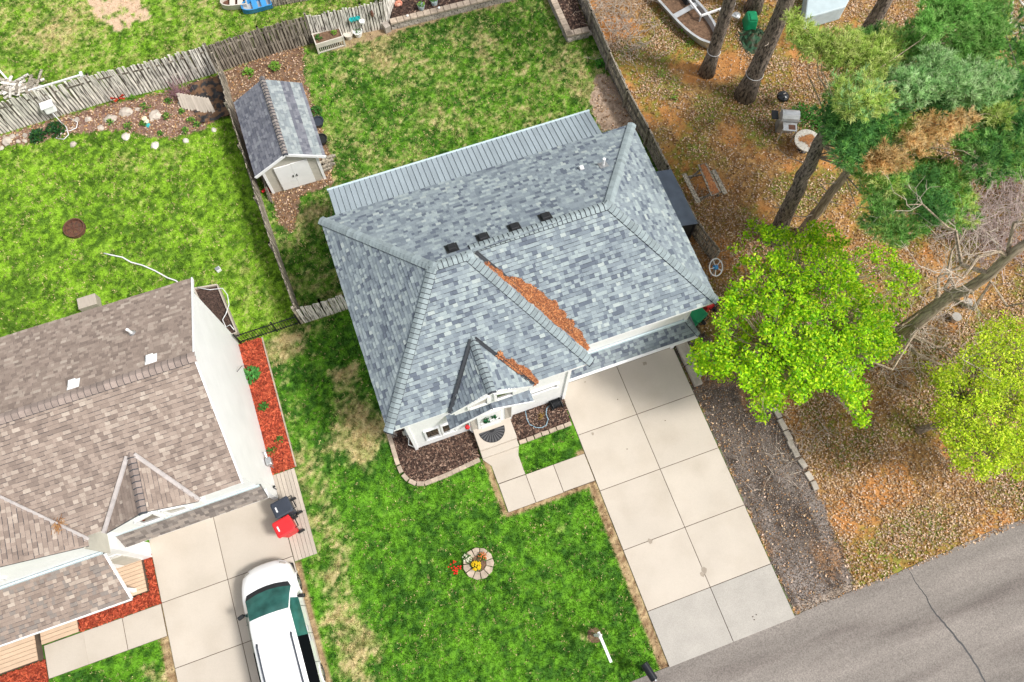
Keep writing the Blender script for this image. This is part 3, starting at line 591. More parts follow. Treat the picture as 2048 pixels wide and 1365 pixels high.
# ================================================================ MAIN HOUSE
H = thing('house', 'white house with blue grey shingled hip roof and concrete driveway', 'house', (4.5, 11.5, 0))
zE = 5.0
FL, FR_, FI, GRt, BRt, BL = (-1.63, 7.15, zE), (5.6, 7.15, zE), (5.6, 7.77, zE), (10.6, 7.77, zE), (10.6, 15.52, zE), (-1.66, 15.52, zE)
RL, RJ, RK, RR = (1.467, 11.34, 7.186), (2.66, 11.34, 7.186), (2.843, 11.6, 7.05), (7.77, 11.6, 7.05)
b = MB(); b.box((4.49, 11.64, 2.48), (11.12, 6.9, 4.96)); b.box((1.98, 7.86, 2.48), (6.1, .7, 4.956))
b.obj('wall', mt['siding'], H)
for x, y in ((-1.07, 7.51), (5.03, 7.51), (10.05, 8.19)): MB().box((x, y, 2.45), (.12, .12, 4.9)).obj('corner_trim', mt['trim'], H)
b = MB(); b.prism([FL[:2], FR_[:2], FI[:2], GRt[:2], BRt[:2], BL[:2]], zE-.16, zE-.03); b.obj('soffit', mt['trim'], H)
roof = MB()
PL = dict(front=[FL, FR_, RJ, RL], strip=[FR_, FI, RK, RJ], main=[FI, GRt, RR, RK], right=[GRt, BRt, RR], left=[BL, FL, RL], back=[BRt, BL, RL, RJ, RK, RR])
for p in PL.values(): roof.slab3(p, .05)
roof = roof.obj('roof', mt['deck'], H)
S = Shingles()
for kname in ('front', 'main', 'right', 'left', 'strip'): S.plane(PL[kname], ROOF_PAL)
S.plane([BRt, BL, RL, RR], ROOF_PAL)
S.plane([RR, RL, RJ, RK], ROOF_PAL)
# entrance gable
gx0, gx1, gxc, gzr, gyf = .52, 3.44, 1.98, 5.94, 7.03
sl_f = (RL[2]-zE)/(RL[1]-FL[1])
yb = FL[1] + (gzr-zE)/sl_f
GA, GB, GP, GPb = (gx0, gyf, zE+.0), (gx1, gyf, zE+.0), (gxc, gyf, gzr), (gxc, yb, gzr)
gl = [(gx0, FL[1]+.02, zE), (gx0, gyf, zE), GP, GPb]; gr_ = [(gx1, gyf, zE), (gx1, FL[1]+.02, zE), GPb, GP]
lift = lambda P_, q=.035: [(x, y, z+q) for x, y, z in P_]
b = MB(); b.slab3(lift(gl), .07); b.slab3(lift(gr_), .07); b.obj('entrance_roof', mt['deck'], H)
S.plane(lift(gl), ROOF_PAL); S.plane(lift(gr_), ROOF_PAL)
N = {k: nrm(*p[:3]) for k, p in PL.items()}
caps(FL, RL, N['front'], N['left'], roof, mt['cap']); caps(BL, RL, N['back'], N['left'], roof, mt['cap'])
caps(FR_, RJ, N['front'], N['strip'], roof, mt['cap']); caps(GRt, RR, N['main'], N['right'], roof, mt['cap']); caps(BRt, RR, N['back'], N['right'], roof, mt['cap'])
caps(RL, RJ, N['front'], N['back'], roof, mt['cap']); caps(RK, RR, N['main'], N['back'], roof, mt['cap'])
caps((gxc, gyf, gzr+.035), (gxc, yb, gzr+.035), nrm(*gl[:3]), nrm(*gr_[:3]), roof, mt['cap'], wd_=.17)
# valley flashings (dark channels) left, right of the entrance gable and at the top of the main valley
def strip(name, a, c, wd_, m, parent, up, lft=.04):
    up = Vector(up).normalized(); a, c = Vector(a)+up*lft, Vector(c)+up*lft; b = MB(); d = (c-a).normalized(); s_ = d.cross(up)
    b.bar(a, c, wd_, .012, up)
    for k in (-1, 1): b.bar(a+s_*k*wd_/2+up*.012, c+s_*k*wd_/2+up*.012, .016, .035, up)
    return b.obj(name, m, parent)
nf = N['front']
strip('valley_flashing', (gx0-.03, gyf+.05, zE+.0), (gxc-.06, yb+.03, gzr+.02), .11, mt['valley'], H, nf, .055)
strip('valley_flashing', (gx1+.03, gyf+.05, zE+.0), (gxc+.08, yb+.03, gzr+.02), .10, mt['valley'], H, nf, .055)
pk = Vector(RK).lerp(Vector(FI), .03); strip('valley_flashing', Vector(FI).lerp(Vector(RK), .02)+Vector((.05, 0, 0)), pk+Vector((.06, -.02, 0)), .11, mt['valley'], H, N['main'], .05)
# gable front wall, fascia and trapezoid windows
gw = gyf+.09
b = MB().add([(gx0+.12, gw, 4.35), (gx1-.12, gw, 4.35), (gx1-.12, gw, zE+.02), (gxc, gw, gzr-.07), (gx0+.12, gw, zE+.02), (gx0+.12, 7.6, 4.35), (gx1-.12, 7.6, 4.35), (gx1-.12, 7.6, zE+.02), (gxc, 7.6, gzr-.07), (gx0+.12, 7.6, zE+.02)],
         [(0, 1, 2, 3, 4), (0, 5, 6, 1), (1, 6, 7, 2), (4, 9, 5, 0), (2, 7, 8, 3), (3, 8, 9, 4)]); b.obj('gable_wall', mt['siding'], H)
for x0, x1 in ((gx0, gxc), (gx1, gxc)):
    MB().bar((x0, gyf+.01, zE-.06), (x1, gyf+.01, gzr-.03), .03, .15, (0, -1, 0) if 0 else (0, 0, 1)).obj('fascia', mt['trim'], H)
def quad_window(xa, xb, za, zb_l, zb_r, y, gm):
    fr = MB(); P_ = [(xa, za), (xb, za), (xb, zb_r), (xa, zb_l)]
    for i in range(4):
        p, q = P_[i], P_[(i+1) % 4]; fr.bar((p[0], y-.03, p[1]), (q[0], y-.03, q[1]), .09, .09, (0, 1, 0))
    f = fr.obj('window', mt['trim'], H); MB().add([(p[0], y-.02, p[1]) for p in P_], [(0, 1, 2, 3)]).obj('pane', mt[gm], f)
quad_window(1.15, 1.84, 4.62, 5.05, 5.42, gw, 'glass2'); quad_window(2.1, 2.75, 4.62, 5.42, 5.08, gw, 'glass')
# eyebrow roof over the door
EYP = [(0, (.15, .175, .205)), (.4, (.10, .12, .15)), (.7, (.20, .235, .27))]
eyl = [(.36, 7.5, 3.25), (.36, 6.98, 3.25), (1.93, 6.98, 4.12), (1.93, 7.5, 4.12)]; eyr = [(3.48, 6.98, 3.25), (3.48, 7.5, 3.25), (1.93, 7.5, 4.12), (1.93, 6.98, 4.12)]
b = MB(); b.slab3(eyl, .08); b.slab3(eyr, .08); b.obj('door_canopy', mt['deck'], H); S.plane(lift(eyl, .002), EYP); S.plane(lift(eyr, .002), EYP)
for x in (.36, 3.48): MB().bar((x, 6.965, 3.17), (1.93, 6.965, 4.04), .03, .13).obj('canopy_fascia', mt['trim'], H)
for x in (.62, 3.2): MB().bar((x, 7.05, 3.18), (x, 7.5, 2.7), .08, .1).obj('canopy_bracket', mt['trim'], H)
# front windows, door, lights
window(H, -.52, -.06, .95, 2.2, 7.51); window(H, .12, .56, .95, 2.2, 7.51); window(H, 3.55, 4.6, 2.2, 2.5, 7.51, fr=.09)
b = MB().box((1.98, 7.44, 1.25), (1.66, .12, 2.5)); b.obj('door_surround', mt['trim'], H)
dr = MB().box((1.9, 7.36, 1.2), (.94, .06, 2.1)).obj('door', mt['white'], H)
MB().lathe([(.02, 0), (.035, .03), (.0, .05)], (2.28, 7.33, 1.1), 10, ax=(0, -1, 0)).obj('handle', mt['blackm'], dr)
for z in (.5, 1.0): MB().box((1.9, 7.325, z), (.7, .02, .36)).obj('door_panel', mt['trim'], dr)
for x in (1.28, 2.66):
    s_ = MB().box((x, 7.37, 1.35), (.26, .03, 1.7)).obj('sidelight', mt['glass2'], H); MB().box((x, 7.385, 1.35), (.36, .02, 1.82)).obj('frame', mt['trim'], s_)
b = MB()
for i in range(60):
    a_ = random.uniform(0, 6.28); p = Vector((1.9+.24*math.cos(a_)+random.gauss(0, .03), 7.26+random.gauss(0, .02), 1.62+.24*math.sin(a_)+random.gauss(0, .03)))
    q = Vector((random.uniform(-1, 1), random.uniform(-1, .2), random.uniform(-1, 1)))*.07; r_ = q.orthogonal()*.4
    b.add([p-q, p+r_, p+q, p-r_], [(0, 1, 2, 3)], random.choice([(.02, .12, .04), (.03, .2, .07), (.015, .08, .03)]))
b.solo('wreath', mt['leaf'], 'green leafy wreath hanging on the white front door', 'wreath', (1.9, 7.28, 1.62))
# porch and steps
porch = thing('porch', 'concrete entry porch with two steps below the front door', 'porch', (1.97, 6.9, 0))
MB().box((1.97, 7.01, .2), (1.52, .98, .4)).obj('landing', mt['concrete'], porch, bevel=.01)
MB().box((1.96, 6.375, .125), (1.50, .285, .25)).obj('step', mt['concrete'], porch, bevel=.01)
# garage storey: pent roof, flashing, gutter, door
pen = [(5.09, 7.6, 2.14), (10.5, 7.6, 2.14), (10.15, 8.18, 2.58), (5.09, 8.18, 2.58)]
prf = MB().slab3(pen, .08).obj('pent_roof', mt['deck'], H)
PENT_PAL = [(0, (.20, .23, .25)), (.25, (.13, .15, .18)), (.5, (.25, .29, .30)), (.75, (.09, .105, .135)), (.9, (.17, .20, .22))]
S.plane(pen, PENT_PAL)
pr2 = [(10.5, 7.6, 2.14), (10.5, 8.76, 2.14), (10.15, 8.18, 2.58)]; S.plane(pr2, PENT_PAL); MB().slab3(pr2, .05).obj('pent_return', mt['deck'], H)
caps((10.5, 7.6, 2.14), (10.15, 8.18, 2.58), nrm(*pen[:3]), nrm(*pr2), prf, mt['cap'], wd_=.12)
MB().bar((5.1, 8.14, 2.68), (10.12, 8.14, 2.68), .07, .16).obj('flashing', mt['flash'], H)
MB().bar((5.09, 7.555, 2.07), (10.45, 7.555, 2.07), .09, .12).obj('gutter', mt['trim'], H)
MB().bar((5.09, 7.87, 2.0), (10.3, 7.87, 2.0), .56, .05).obj('pent_soffit', mt['trim'], H)
gd = MB().box((7.5, 8.15, 1.0), (4.6, .06, 1.95)).obj('garage_door', mt['white'], H)
for i in range(4): MB().box((7.5, 8.115, .3+.48*i), (4.5, .012, .44)).obj('panel', mt['trim'], gd)
MB().box((9.98, 8.06, 1.0), (.14, .2, 2.0)).obj('post', mt['trim'], H)
S.emit(roof, mt['shingle_o'], mt['shingle'])
# roof vents, stacks
def vent(px, py, m, sx=.31, sy=.34, hz=.16, parent=None, lab='vent', nn=None, p0=None):
    p = gplane(px, py, p0, nn); rx = math.atan2(-nn.y, nn.z)
    v = MB(); M3 = Matrix.Rotation(math.atan2(nn.x, nn.z), 3, 'Y') @ Matrix.Rotation(rx, 3, 'X')
    h_ = [(-sx/2, -sy/2, 0), (sx/2, -sy/2, 0), (sx/2, sy/2, 0), (-sx/2, sy/2, 0), (-sx*.42, -sy*.45, hz*.8), (sx*.42, -sy*.45, hz*.8), (sx*.42, sy*.3, hz), (-sx*.42, sy*.3, hz)]
    v.add([p + M3 @ Vector(q) for q in h_], [(3, 2, 1, 0), (4, 5, 6, 7), (0, 1, 5, 4), (1, 2, 6, 5), (2, 3, 7, 6), (3, 0, 4, 7)])
    v.add([p + M3 @ Vector((x*sx*.7, y*sy*.7, .035)) for x, y in ((-1, -1), (1, -1), (1, 1), (-1, 1))], [(0, 1, 2, 3)])
    return v.obj(lab, m, parent, bevel=.02)
nb_ = N['back']
for px, py in ((904, 498), (966, 477), (1029, 457), (1091, 436)): vent(px, py, mt['black'], parent=roof, lab='roof_vent', nn=nb_, p0=BL)
p = gplane(1206, 331, BL, nb_)
MB().tube([p, p+Vector((0, 0, .42))], .055, 12).obj('vent_pipe', mt['white'], roof, smooth=False)
MB().slab3([p+Vector((x, y, .04-y*.52)) for x, y in ((-.16, -.16), (.16, -.16), (.16, .16), (-.16, .16))], .01).obj('pipe_flashing', mt['chrome'], roof)
p = gplane(1163, 338, BL, nb_); MB().box((p.x, p.y, p.z+.06), (.17, .17, .12), top=.8).obj('roof_cap', mt['white'], roof)
# patio cover of standing seam panels, each its own
pat = MB(); z0, z1, y0, y1 = 2.5, 3.2, 18.22, 15.12; npan = 52
pc = thing('patio_cover', 'pale blue grey ribbed metal patio cover behind the house', 'patio cover', (4.5, 16.7, 0)); pw = (10.16+1.19)/npan
dsl = Vector((0, y1-y0, z1-z0)).normalized()
pme = MB().add([(0, 0, 0), (pw-.012, 0, 0), (pw-.012, y1-y0, z1-z0), (0, y1-y0, z1-z0)], [(3, 2, 1, 0)]).add([(0, 0, 0), (.022, 0, .03), (.022, y1-y0, z1-z0+.03), (0, y1-y0, z1-z0)], [(3, 2, 1, 0)]).add([(.022, 0, .03), (.04, 0, 0), (.04, y1-y0, z1-z0), (.022, y1-y0, z1-z0+.03)], [(3, 2, 1, 0)]).mesh('panel', mt['metal'])
for i in range(npan): link('panel', pme, pc, Matrix.Translation((-1.19+i*pw, y0, z0)))
MB().box((4.485, y0+.03, z0-.05), (11.4, .08, .13)).obj('gutter', mt['flash'], pc)
MB().slab3([(-1.19, y0, z0-.03), (10.16, y0, z0-.03), (10.16, y1, z1-.03), (-1.19, y1, z1-.03)], .05).obj('deck', mt['trim'], pc)
for x in (-1.0, 2.7, 6.3, 10.0): MB().box((x, y0-.1, z0/2-.05), (.1, .1, z0-.1)).obj('post', mt['trim'], pc)
# pine needles lying in the valleys
def needles(label, outline, p0, nn, loc_n, th):
    P_ = [gplane(x, y, p0, nn) for x, y in outline]; u = Vector((1, 0, 0)); u = (u-nn*u.dot(nn)).normalized(); v = nn.cross(u); o = P_[0]
    q = [((p-o).dot(u), (p-o).dot(v)) for p in P_]; A = np.array(q); n = loc_n
    x = RNG.uniform(A[:, 0].min(), A[:, 0].max(), n*5); y = RNG.uniform(A[:, 1].min(), A[:, 1].max(), n*5); jx = x+(fbm(x, y, 5., 2, 3)-.5)*.3; jy = y+(fbm(x, y, 5., 2, 4)-.5)*.3
    k = inpoly(q, jx, jy); x, y = x[k][:n], y[k][:n]; n = len(x); a = RNG.uniform(0, np.pi, n); l = RNG.uniform(.05, .10, n); wv = RNG.uniform(.008, .014, n)
    h = .035 + th*fbm(x, y, 3., 2, 5)*RNG.uniform(.2, 1, n); ti = RNG.uniform(-.03, .03, n); V = np.empty((n, 4, 3)); U, Vv, Nn, O = (np.array(t) for t in (u, v, nn, o))
    for i, (s, t) in enumerate(((1, -1), (1, 1), (-1, 1), (-1, -1))):
        V[:, i] = O + U*(x+l*s*np.cos(a)-wv*t*np.sin(a))[:, None] + Vv*(y+l*s*np.sin(a)+wv*t*np.cos(a))[:, None] + Nn*(h+ti*s)[:, None]
    pal = np.array([(.44, .17, .065), (.36, .125, .047), (.52, .235, .10), (.25, .085, .035), (.17, .07, .04)]); cc = pal[RNG.integers(0, 5, n)]*RNG.uniform(.75, 1.15, (n, 1))
    o_ = link('pine_needles', fast_mesh('pine_needles', V.reshape(-1, 3), np.arange(n*4).reshape(-1, 4), mt['chips'], np.repeat(cc, 4, 0))); tag(o_, label, 'needles', kind='stuff')
c7 = lambda x, y: (850+.3992*x, 455+.3992*y); c6 = lambda x, y: (780+.2198*x, 680+.2198*y)
needles('long heap of orange pine needles lying in the main roof valley', [c7(*p) for p in ((285, 190), (370, 212), (400, 252), (480, 268), (530, 305), (590, 340), (690, 425), (740, 500), (815, 585), (802, 612), (700, 548), (560, 435), (440, 345), (345, 240))], FI, N['main'], 15000, .09)
needles('short heap of orange pine needles beside the entrance gable', [c6(*p) for p in ((960, 130), (1050, 190), (1120, 203), (1210, 262), (1320, 345), (1332, 385), (1295, 412), (1240, 375), (1150, 295), (1070, 225))], FL, N['front'], 5000, .08)
# ================================================================ BROWN ROOFED HOUSE
B = thing('house', 'white neighbouring house with brown shingled gable roof', 'house', (-12, 11, 0))
b = MB(); xw = -6.62; xl = -22
b.add([(xw, 7.85, 0), (xw, 14.3, 0), (xw, 14.3, 5.25), (xw, 10.93, 7.02), (xw, 7.45, 5.25), (xw, 7.45, 2.3), (xw, 7.85, 2.3), (xl, 7.85, 0), (xl, 14.3, 0), (xl, 14.3, 5.25), (xl, 10.93, 7.02), (xl, 7.45, 5.25), (xl, 7.45, 2.3), (xl, 7.85, 2.3)],
      [(0, 1, 2, 3, 4, 5, 6), (13, 12, 11, 10, 9, 8, 7), (5, 4, 11, 12), (6, 5, 12, 13), (0, 6, 13, 7), (1, 8, 9, 2)]); b.box((-6.72, 7.65, 1.15), (.195, .38, 2.296)); b.obj('wall', mt['siding'], B)
be, br_ = 5.12, 7.15; bx0, bx1 = -22, -6.52
bf = [(bx0, 7.12, be), (bx1, 7.12, be), (bx1, 10.93, br_), (bx0, 10.93, br_)]; bb_ = [(bx1, 14.74, be), (bx0, 14.74, be), (bx0, 10.93, br_), (bx1, 10.93, br_)]
rb = MB(); rb.slab3(bf, .08); rb.slab3(bb_, .08); rb = rb.obj('roof', mt['deck'], B)
SB = Shingles(); lim = lambda P_: [(max(x, -18.5), y, z) for x, y, z in P_]
SB.plane(lim(bf), BROWN_PAL); SB.plane(lim(bb_), BROWN_PAL)
caps((-18.5, 10.93, br_), (bx1, 10.93, br_), nrm(*bf[:3]), nrm(*bb_[:3]), rb, mt['bcap'], step=.2, wd_=.19)
for y0_, y1_, z0_, z1_ in ((7.12, 10.93, be, br_), (14.74, 10.93, be, br_)): MB().bar((bx1+.015, y0_, z0_-.04), (bx1+.015, y1_, z1_-.04), .05, .14).obj('rake_board', mt['trim'], B)
# small front gable
fx0, fx1, fxc, fzr, fyf = -10.9, -7.93, -9.35, 6.05, 6.98
sB = (br_-be)/(10.93-7.12); fyb = 7.12+(fzr-be)/sB
l_ = [(fx0, 7.14, be), (fx0, fyf, be), (fxc, fyf, fzr), (fxc, fyb, fzr)]; r_ = [(fx1, fyf, be), (fx1, 7.14, be), (fxc, fyb, fzr), (fxc, fyf, fzr)]
b = MB(); b.slab3(lift(l_), .07); b.slab3(lift(r_), .07); b.obj('front_gable_roof', mt['deck'], B); SB.plane(lift(l_), BROWN_PAL); SB.plane(lift(r_), BROWN_PAL)
caps((fxc, fyf, fzr+.035), (fxc, fyb, fzr+.035), nrm(*l_[:3]), nrm(*r_[:3]), rb, mt['bcap'], step=.2, wd_=.15)
nB = nrm(*bf[:3])
strip('valley_flashing', (fx0-.04, fyf+.06, be), (fxc-.1, fyb+.02, fzr), .12, mt['valleyw'], B, nB, .06); strip('valley_flashing', (fx1+.04, fyf+.06, be), (fxc+.12, fyb+.02, fzr), .12, mt['valleyw'], B, nB, .06)
b = MB().add([(fx0+.05, 7.06, 4.3), (fx1-.05, 7.06, 4.3), (fx1-.05, 7.06, be), (fxc, 7.06, fzr-.07), (fx0+.05, 7.06, be), (fx0+.05, 7.5, 4.3), (fx1-.05, 7.5, 4.3)], [(0, 1, 2, 3, 4), (0, 5, 6, 1)]); b.obj('gable_wall', mt['siding'], B)
def qwB(xa, xb, za, zl, zr, gm):
    P_ = [(xa, za), (xb, za), (xb, zr), (xa, zl)]; fr = MB()
    for i in range(4): p, q = P_[i], P_[(i+1) % 4]; fr.bar((p[0], 7.03, p[1]), (q[0], 7.03, q[1]), .09, .09, (0, 1, 0))
    f = fr.obj('window', mt['trim'], B); MB().add([(p[0], 7.04, p[1]) for p in P_], [(0, 1, 2, 3)]).obj('pane', mt[gm], f)
qwB(-9.95, -9.25, 4.55, 5.15, 5.55, 'glass'); qwB(-9.05, -8.4, 4.55, 5.5, 5.15, 'glass2')
MB().bar((-7.9, 7.16, be-.05), (bx1, 7.16, be-.05), .05, .14).obj('fascia', mt['trim'], B)
# pent roof over the garage
pb = [(-11.9, 7.08, 2.22), (-6.5, 7.08, 2.22), (-6.5, 7.43, 2.85), (-11.9, 7.43, 2.85)]; MB().slab3(pb, .07).obj('pent_roof', mt['deck'], B)
BP2 = [(0, (.21, .18, .16)), (.3, (.16, .135, .12)), (.6, (.26, .22, .19)), (.85, (.13, .11, .10))]
SB.plane(pb, BP2); MB().bar((-11.6, 7.41, 2.95), (-6.52, 7.41, 2.95), .06, .14).obj('flashing', mt['flash'], B)
MB().box((-9.2, 7.26, 2.12), (5.4, .34, .05)).obj('pent_soffit', mt['trim'], B)
MB().box((-9.1, 7.82, 1.05), (4.4, .05, 2.1)).obj('garage_door', mt['white'], B)
# projecting left gable wing and porch roof
wx = -11.55; wy = 6.95
b = MB(); b.box((-17., 7.2, 2.6), (10.85, .55, 5.2)); b.obj('wing_wall', mt['siding'], B)
MB().box((wx-.02, 7.1, 4.35), (.05, .72, 1.7)).obj('wing_side', mt['beige'], B)
wl = [(-11.45, 6.78, be), (-11.45, 7.14, be), (-14.2, 9.75, 6.52), (-14.2, 6.78, 6.52)]
b = MB(); b.slab3(lift(wl), .07); b.obj('wing_roof', mt['deck'], B); SB.plane(lift(wl), BROWN_PAL)
wl2 = [(-16.95, 7.14, be), (-16.95, 6.78, be), (-14.2, 6.78, 6.52), (-14.2, 9.75, 6.52)]; MB().slab3(lift(wl2), .07).obj('wing_roof', mt['deck'], B); SB.plane(lift(wl2), BROWN_PAL)
strip('valley_flashing', (-11.42, 7.0, be), (-14.2, 9.8, 6.52), .13, mt['valleyw'], B, nB, .06)
b = MB().add([(-11.6, 6.92, 3.0), (-11.6, 6.92, be), (-14.2, 6.92, 6.45), (-16.8, 6.92, be), (-16.8, 6.92, 3.0)], [(0, 1, 2, 3, 4)]); b.obj('wing_gable', mt['siding'], B)
quadp = [(-15.5, 4.3), (-14.5, 4.3), (-14.5, 5.6), (-15.5, 5.2)]
f = MB()
for i in range(4): f.bar((quadp[i][0], 6.9, quadp[i][1]), (quadp[(i+1) % 4][0], 6.9, quadp[(i+1) % 4][1]), .09, .08, (0, 1, 0))
f = f.obj('window', mt['trim'], B); MB().add([(p[0], 6.9, p[1]) for p in quadp], [(0, 1, 2, 3)]).obj('pane', mt['glass'], f)
po = [(-18.6, 5.24, 2.65), (-11.55, 5.24, 2.65), (-11.85, 6.85, 3.35), (-18.6, 6.85, 3.35)]; MB().slab3(po, .09).obj('porch_roof', mt['deck'], B); SB.plane(po, BP2[:1]+BROWN_PAL[1:])
MB().bar((-11.85, 6.86, 3.43), (-18.6, 6.86, 3.43), .07, .15).obj('flashing', mt['flash'], B)
MB().bar((-11.53, 5.24, 2.58), (-11.83, 6.85, 3.28), .05, .15).obj('rake_board', mt['trim'], B)
MB().bar((-18.6, 5.22, 2.58), (-11.55, 5.22, 2.58), .05, .12).obj('fascia', mt['trim'], B)
SB.emit(rb, mt['bshingle_o'], mt['shingle'])
nBb = nrm(*bb_[:3])
for px, py in ((303, 720), (148, 770)): vent(px, py, mt['white'], sx=.27, sy=.3, hz=.18, parent=rb, lab='roof_vent', nn=nBb, p0=bb_[0])
p = gplane(265, 668, bb_[0], nBb); MB().tube([p, p+Vector((0, 0, .4))], .05, 12).obj('vent_pipe', mt['white'], rb); MB().lathe([(.13, 0), (.1, .06), (.06, .12)], p, 14).obj('pipe_flashing', mt['chrome'], rb)
# twig debris in the valley
b = MB(); p = gplane(120, 1052, bf[0], nB)
for i in range(70):
    a_ = random.uniform(0, 6.28); q = p+Vector((random.gauss(0, .1), random.gauss(0, .1), .1+random.uniform(0, .08))); b.bar(q, q+Vector((math.cos(a_)*.16, math.sin(a_)*.16, random.uniform(-.03, .05))), .014, .008, col=random.choice([(.3, .14, .05), (.42, .22, .08), (.2, .1, .05)]))
b.solo('pine_twig', mt['chips'], 'brown pine twig caught on the pale valley flashing of the brown roof', 'twig', p)
# porch decking of single boards
def decking(name, label, x0, x1, y0, y1, z, bw, m, along='x', cat='deck', split=None, gap=.012):
    root = thing(name, label, cat, ((x0+x1)/2, (y0+y1)/2, 0)); b = MB()
    b.box(((x0+x1)/2, (y0+y1)/2, (z-.06)/2), (x1-x0-.03, y1-y0-.03, z-.06)); b.obj('frame', mt['joint'], root)
    n = max(1, round(((y1-y0) if along == 'x' else (x1-x0))/bw)); st = ((y1-y0) if along == 'x' else (x1-x0))/n
    ln = (x1-x0) if along == 'x' else (y1-y0); cuts = [0]+(split or [])+[1]
    for a_, c_ in zip(cuts, cuts[1:]):
        L2 = ln*(c_-a_)-gap
        me = MB().box((0, 0, 0), (L2, st-gap, .04) if along == 'x' else (st-gap, L2, .04)).mesh('board', mt[m])
        for i in range(n):
            mid = ln*(a_+c_)/2
            q = (x0+mid, y0+st*(i+.5), z-.02) if along == 'x' else (x0+st*(i+.5), y0+mid, z-.02)
            link('board', me, root, Matrix.Translation((q[0], q[1], q[2]+random.uniform(-.003, .003))))
    return root
decking('porch_deck', 'tan composite porch deck beside the front door under the brown porch roof', -14.6, -11.88, 5.74, 7.0, .32, .14, 'comp')
decking('porch_deck', 'tan composite lower step platform beside the walk', -15.84, -14.52, 5.2, 6.2, .18, .14, 'comp')
decking('porch_deck', 'wide tan composite porch floor above the red mulch', -19, -15.9, 4.7, 6.6, .45, .15, 'comp')
MB().box((-12.3, 6.93, 1.3), (.9, .06, 2.1)).obj('porch_door', mt['white'], B)
for x, y in ((-12.3, 5.9), (-15.8, 5.95)): MB().box((x, y, 1.3), (.12, .12, 2.6)).obj('porch_post', mt['trim'], B)
MB().box((-12.15, 6.9, 1.2), (.6, .04, 1.6)).obj('porch_siding', mt['beige'], B)
decking('boardwalk', 'weathered grey plank boardwalk beside the bins and drive', -6.62, -5.76, 4.97, 8.38, .07, .145, 'deckw', along='y', split=[.5])
# ================================================================ SHED
SH = thing('garden_shed', 'small garden shed with slate shingles and white double doors', 'shed', (-2.4, 22.2, 0))
b = MB(); b.add([(-3.56, 20.48, 0), (-1.25, 20.42, 0), (-1.2, 23.85, 0), (-3.5, 23.9, 0), (-3.56, 20.48, 1.95), (-1.25, 20.42, 1.95), (-1.2, 23.85, 1.95), (-3.5, 23.9, 1.95), (-2.42, 20.45, 2.75), (-2.35, 23.87, 2.75)],
             [(0, 1, 5, 8, 4), (2, 3, 7, 9, 6), (1, 2, 6, 5), (3, 0, 4, 7)]); b.obj('wall', mt['beige'], SH)
sL = [(-3.87, 24.08, 1.95), (-3.87, 20.2, 1.95), (-2.36, 20.2, 2.85), (-2.36, 24.08, 2.85)]; sR = [(-.87, 20.2, 1.95), (-.87, 24.08, 1.95), (-2.36, 24.08, 2.85), (-2.36, 20.2, 2.85)]
rs = MB(); rs.slab3(sL, .05); rs.slab3(sR, .05); rs = rs.obj('roof', mt['deck'], SH)
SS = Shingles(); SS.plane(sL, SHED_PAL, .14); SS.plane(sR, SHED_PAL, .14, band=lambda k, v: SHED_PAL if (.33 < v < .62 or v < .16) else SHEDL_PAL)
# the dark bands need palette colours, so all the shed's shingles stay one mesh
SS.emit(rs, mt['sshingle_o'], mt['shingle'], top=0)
caps(sL[2], sL[3], nrm(*sL[:3]), nrm(*sR[:3]), rs, mt['scap'], step=.16, wd_=.13)
for a_, c_ in ((sL[1], sL[2]), (sR[0], sR[3])): MB().bar(Vector(a_)+Vector((0, -.02, -.05)), Vector(c_)+Vector((0, -.02, -.05)), .04, .13).obj('rake_board', mt['trim'], SH)
for x, y in ((-3.56, 20.47), (-1.25, 20.41)): MB().box((x, y, .96), (.11, .05, 1.9)).obj('corner_trim', mt['trim'], SH)
for x in (-2.73, -2.01):
    d_ = MB().box((x, 20.4, .96), (.71, .05, 1.72), rz=-.025).obj('door', mt['white'], SH)
    MB().box((x+(.28 if x < -2.4 else -.28), 20.35, 1.0), (.04, .05, .12)).obj('handle', mt['blackm'], d_)
# ================================================================ FENCES AND WALLS
mt['woodk'] = mat('back_boards_painted_shade', (.11, .09, .07), rough=.9, namt=.2, stretch=(14, 14, 1.2), rnd=.3)  # dark brown with the shade between the pickets painted in
def picket_meshes(wd_, h, th, m, n=6, amp=.05, rough=True):
    r = []
    for i in range(n):
        k = random.uniform(.85, 1.08); hh_ = h*random.uniform(1-amp, 1+amp); b = MB(); x = wd_*k/2
        t1, t2 = random.uniform(.9, 1.03), random.uniform(.9, 1.03); j = [random.uniform(-.012, .012) for _ in range(6)]
        vs = [(-x, -th/2, 0), (x, -th/2, 0), (x, th/2, 0), (-x, th/2, 0), (-x+j[0], -th/2, hh_*.5), (x+j[1], -th/2, hh_*.5), (x+j[1], th/2, hh_*.5), (-x+j[0], th/2, hh_*.5), (-x*t1+j[2], -th/2, hh_), (x*t2+j[3], -th/2, hh_-abs(j[4])*3), (x*t2+j[3], th/2, hh_-abs(j[4])*3), (-x*t1+j[2], th/2, hh_)]
        b.add(vs, [(0, 1, 5, 4), (1, 2, 6, 5), (2, 3, 7, 6), (3, 0, 4, 7), (4, 5, 9, 8), (5, 6, 10, 9), (6, 7, 11, 10), (7, 4, 8, 11), (8, 9, 10, 11), (3, 2, 1, 0)])
        r.append(b.mesh('picket', mt[m]))
    return r
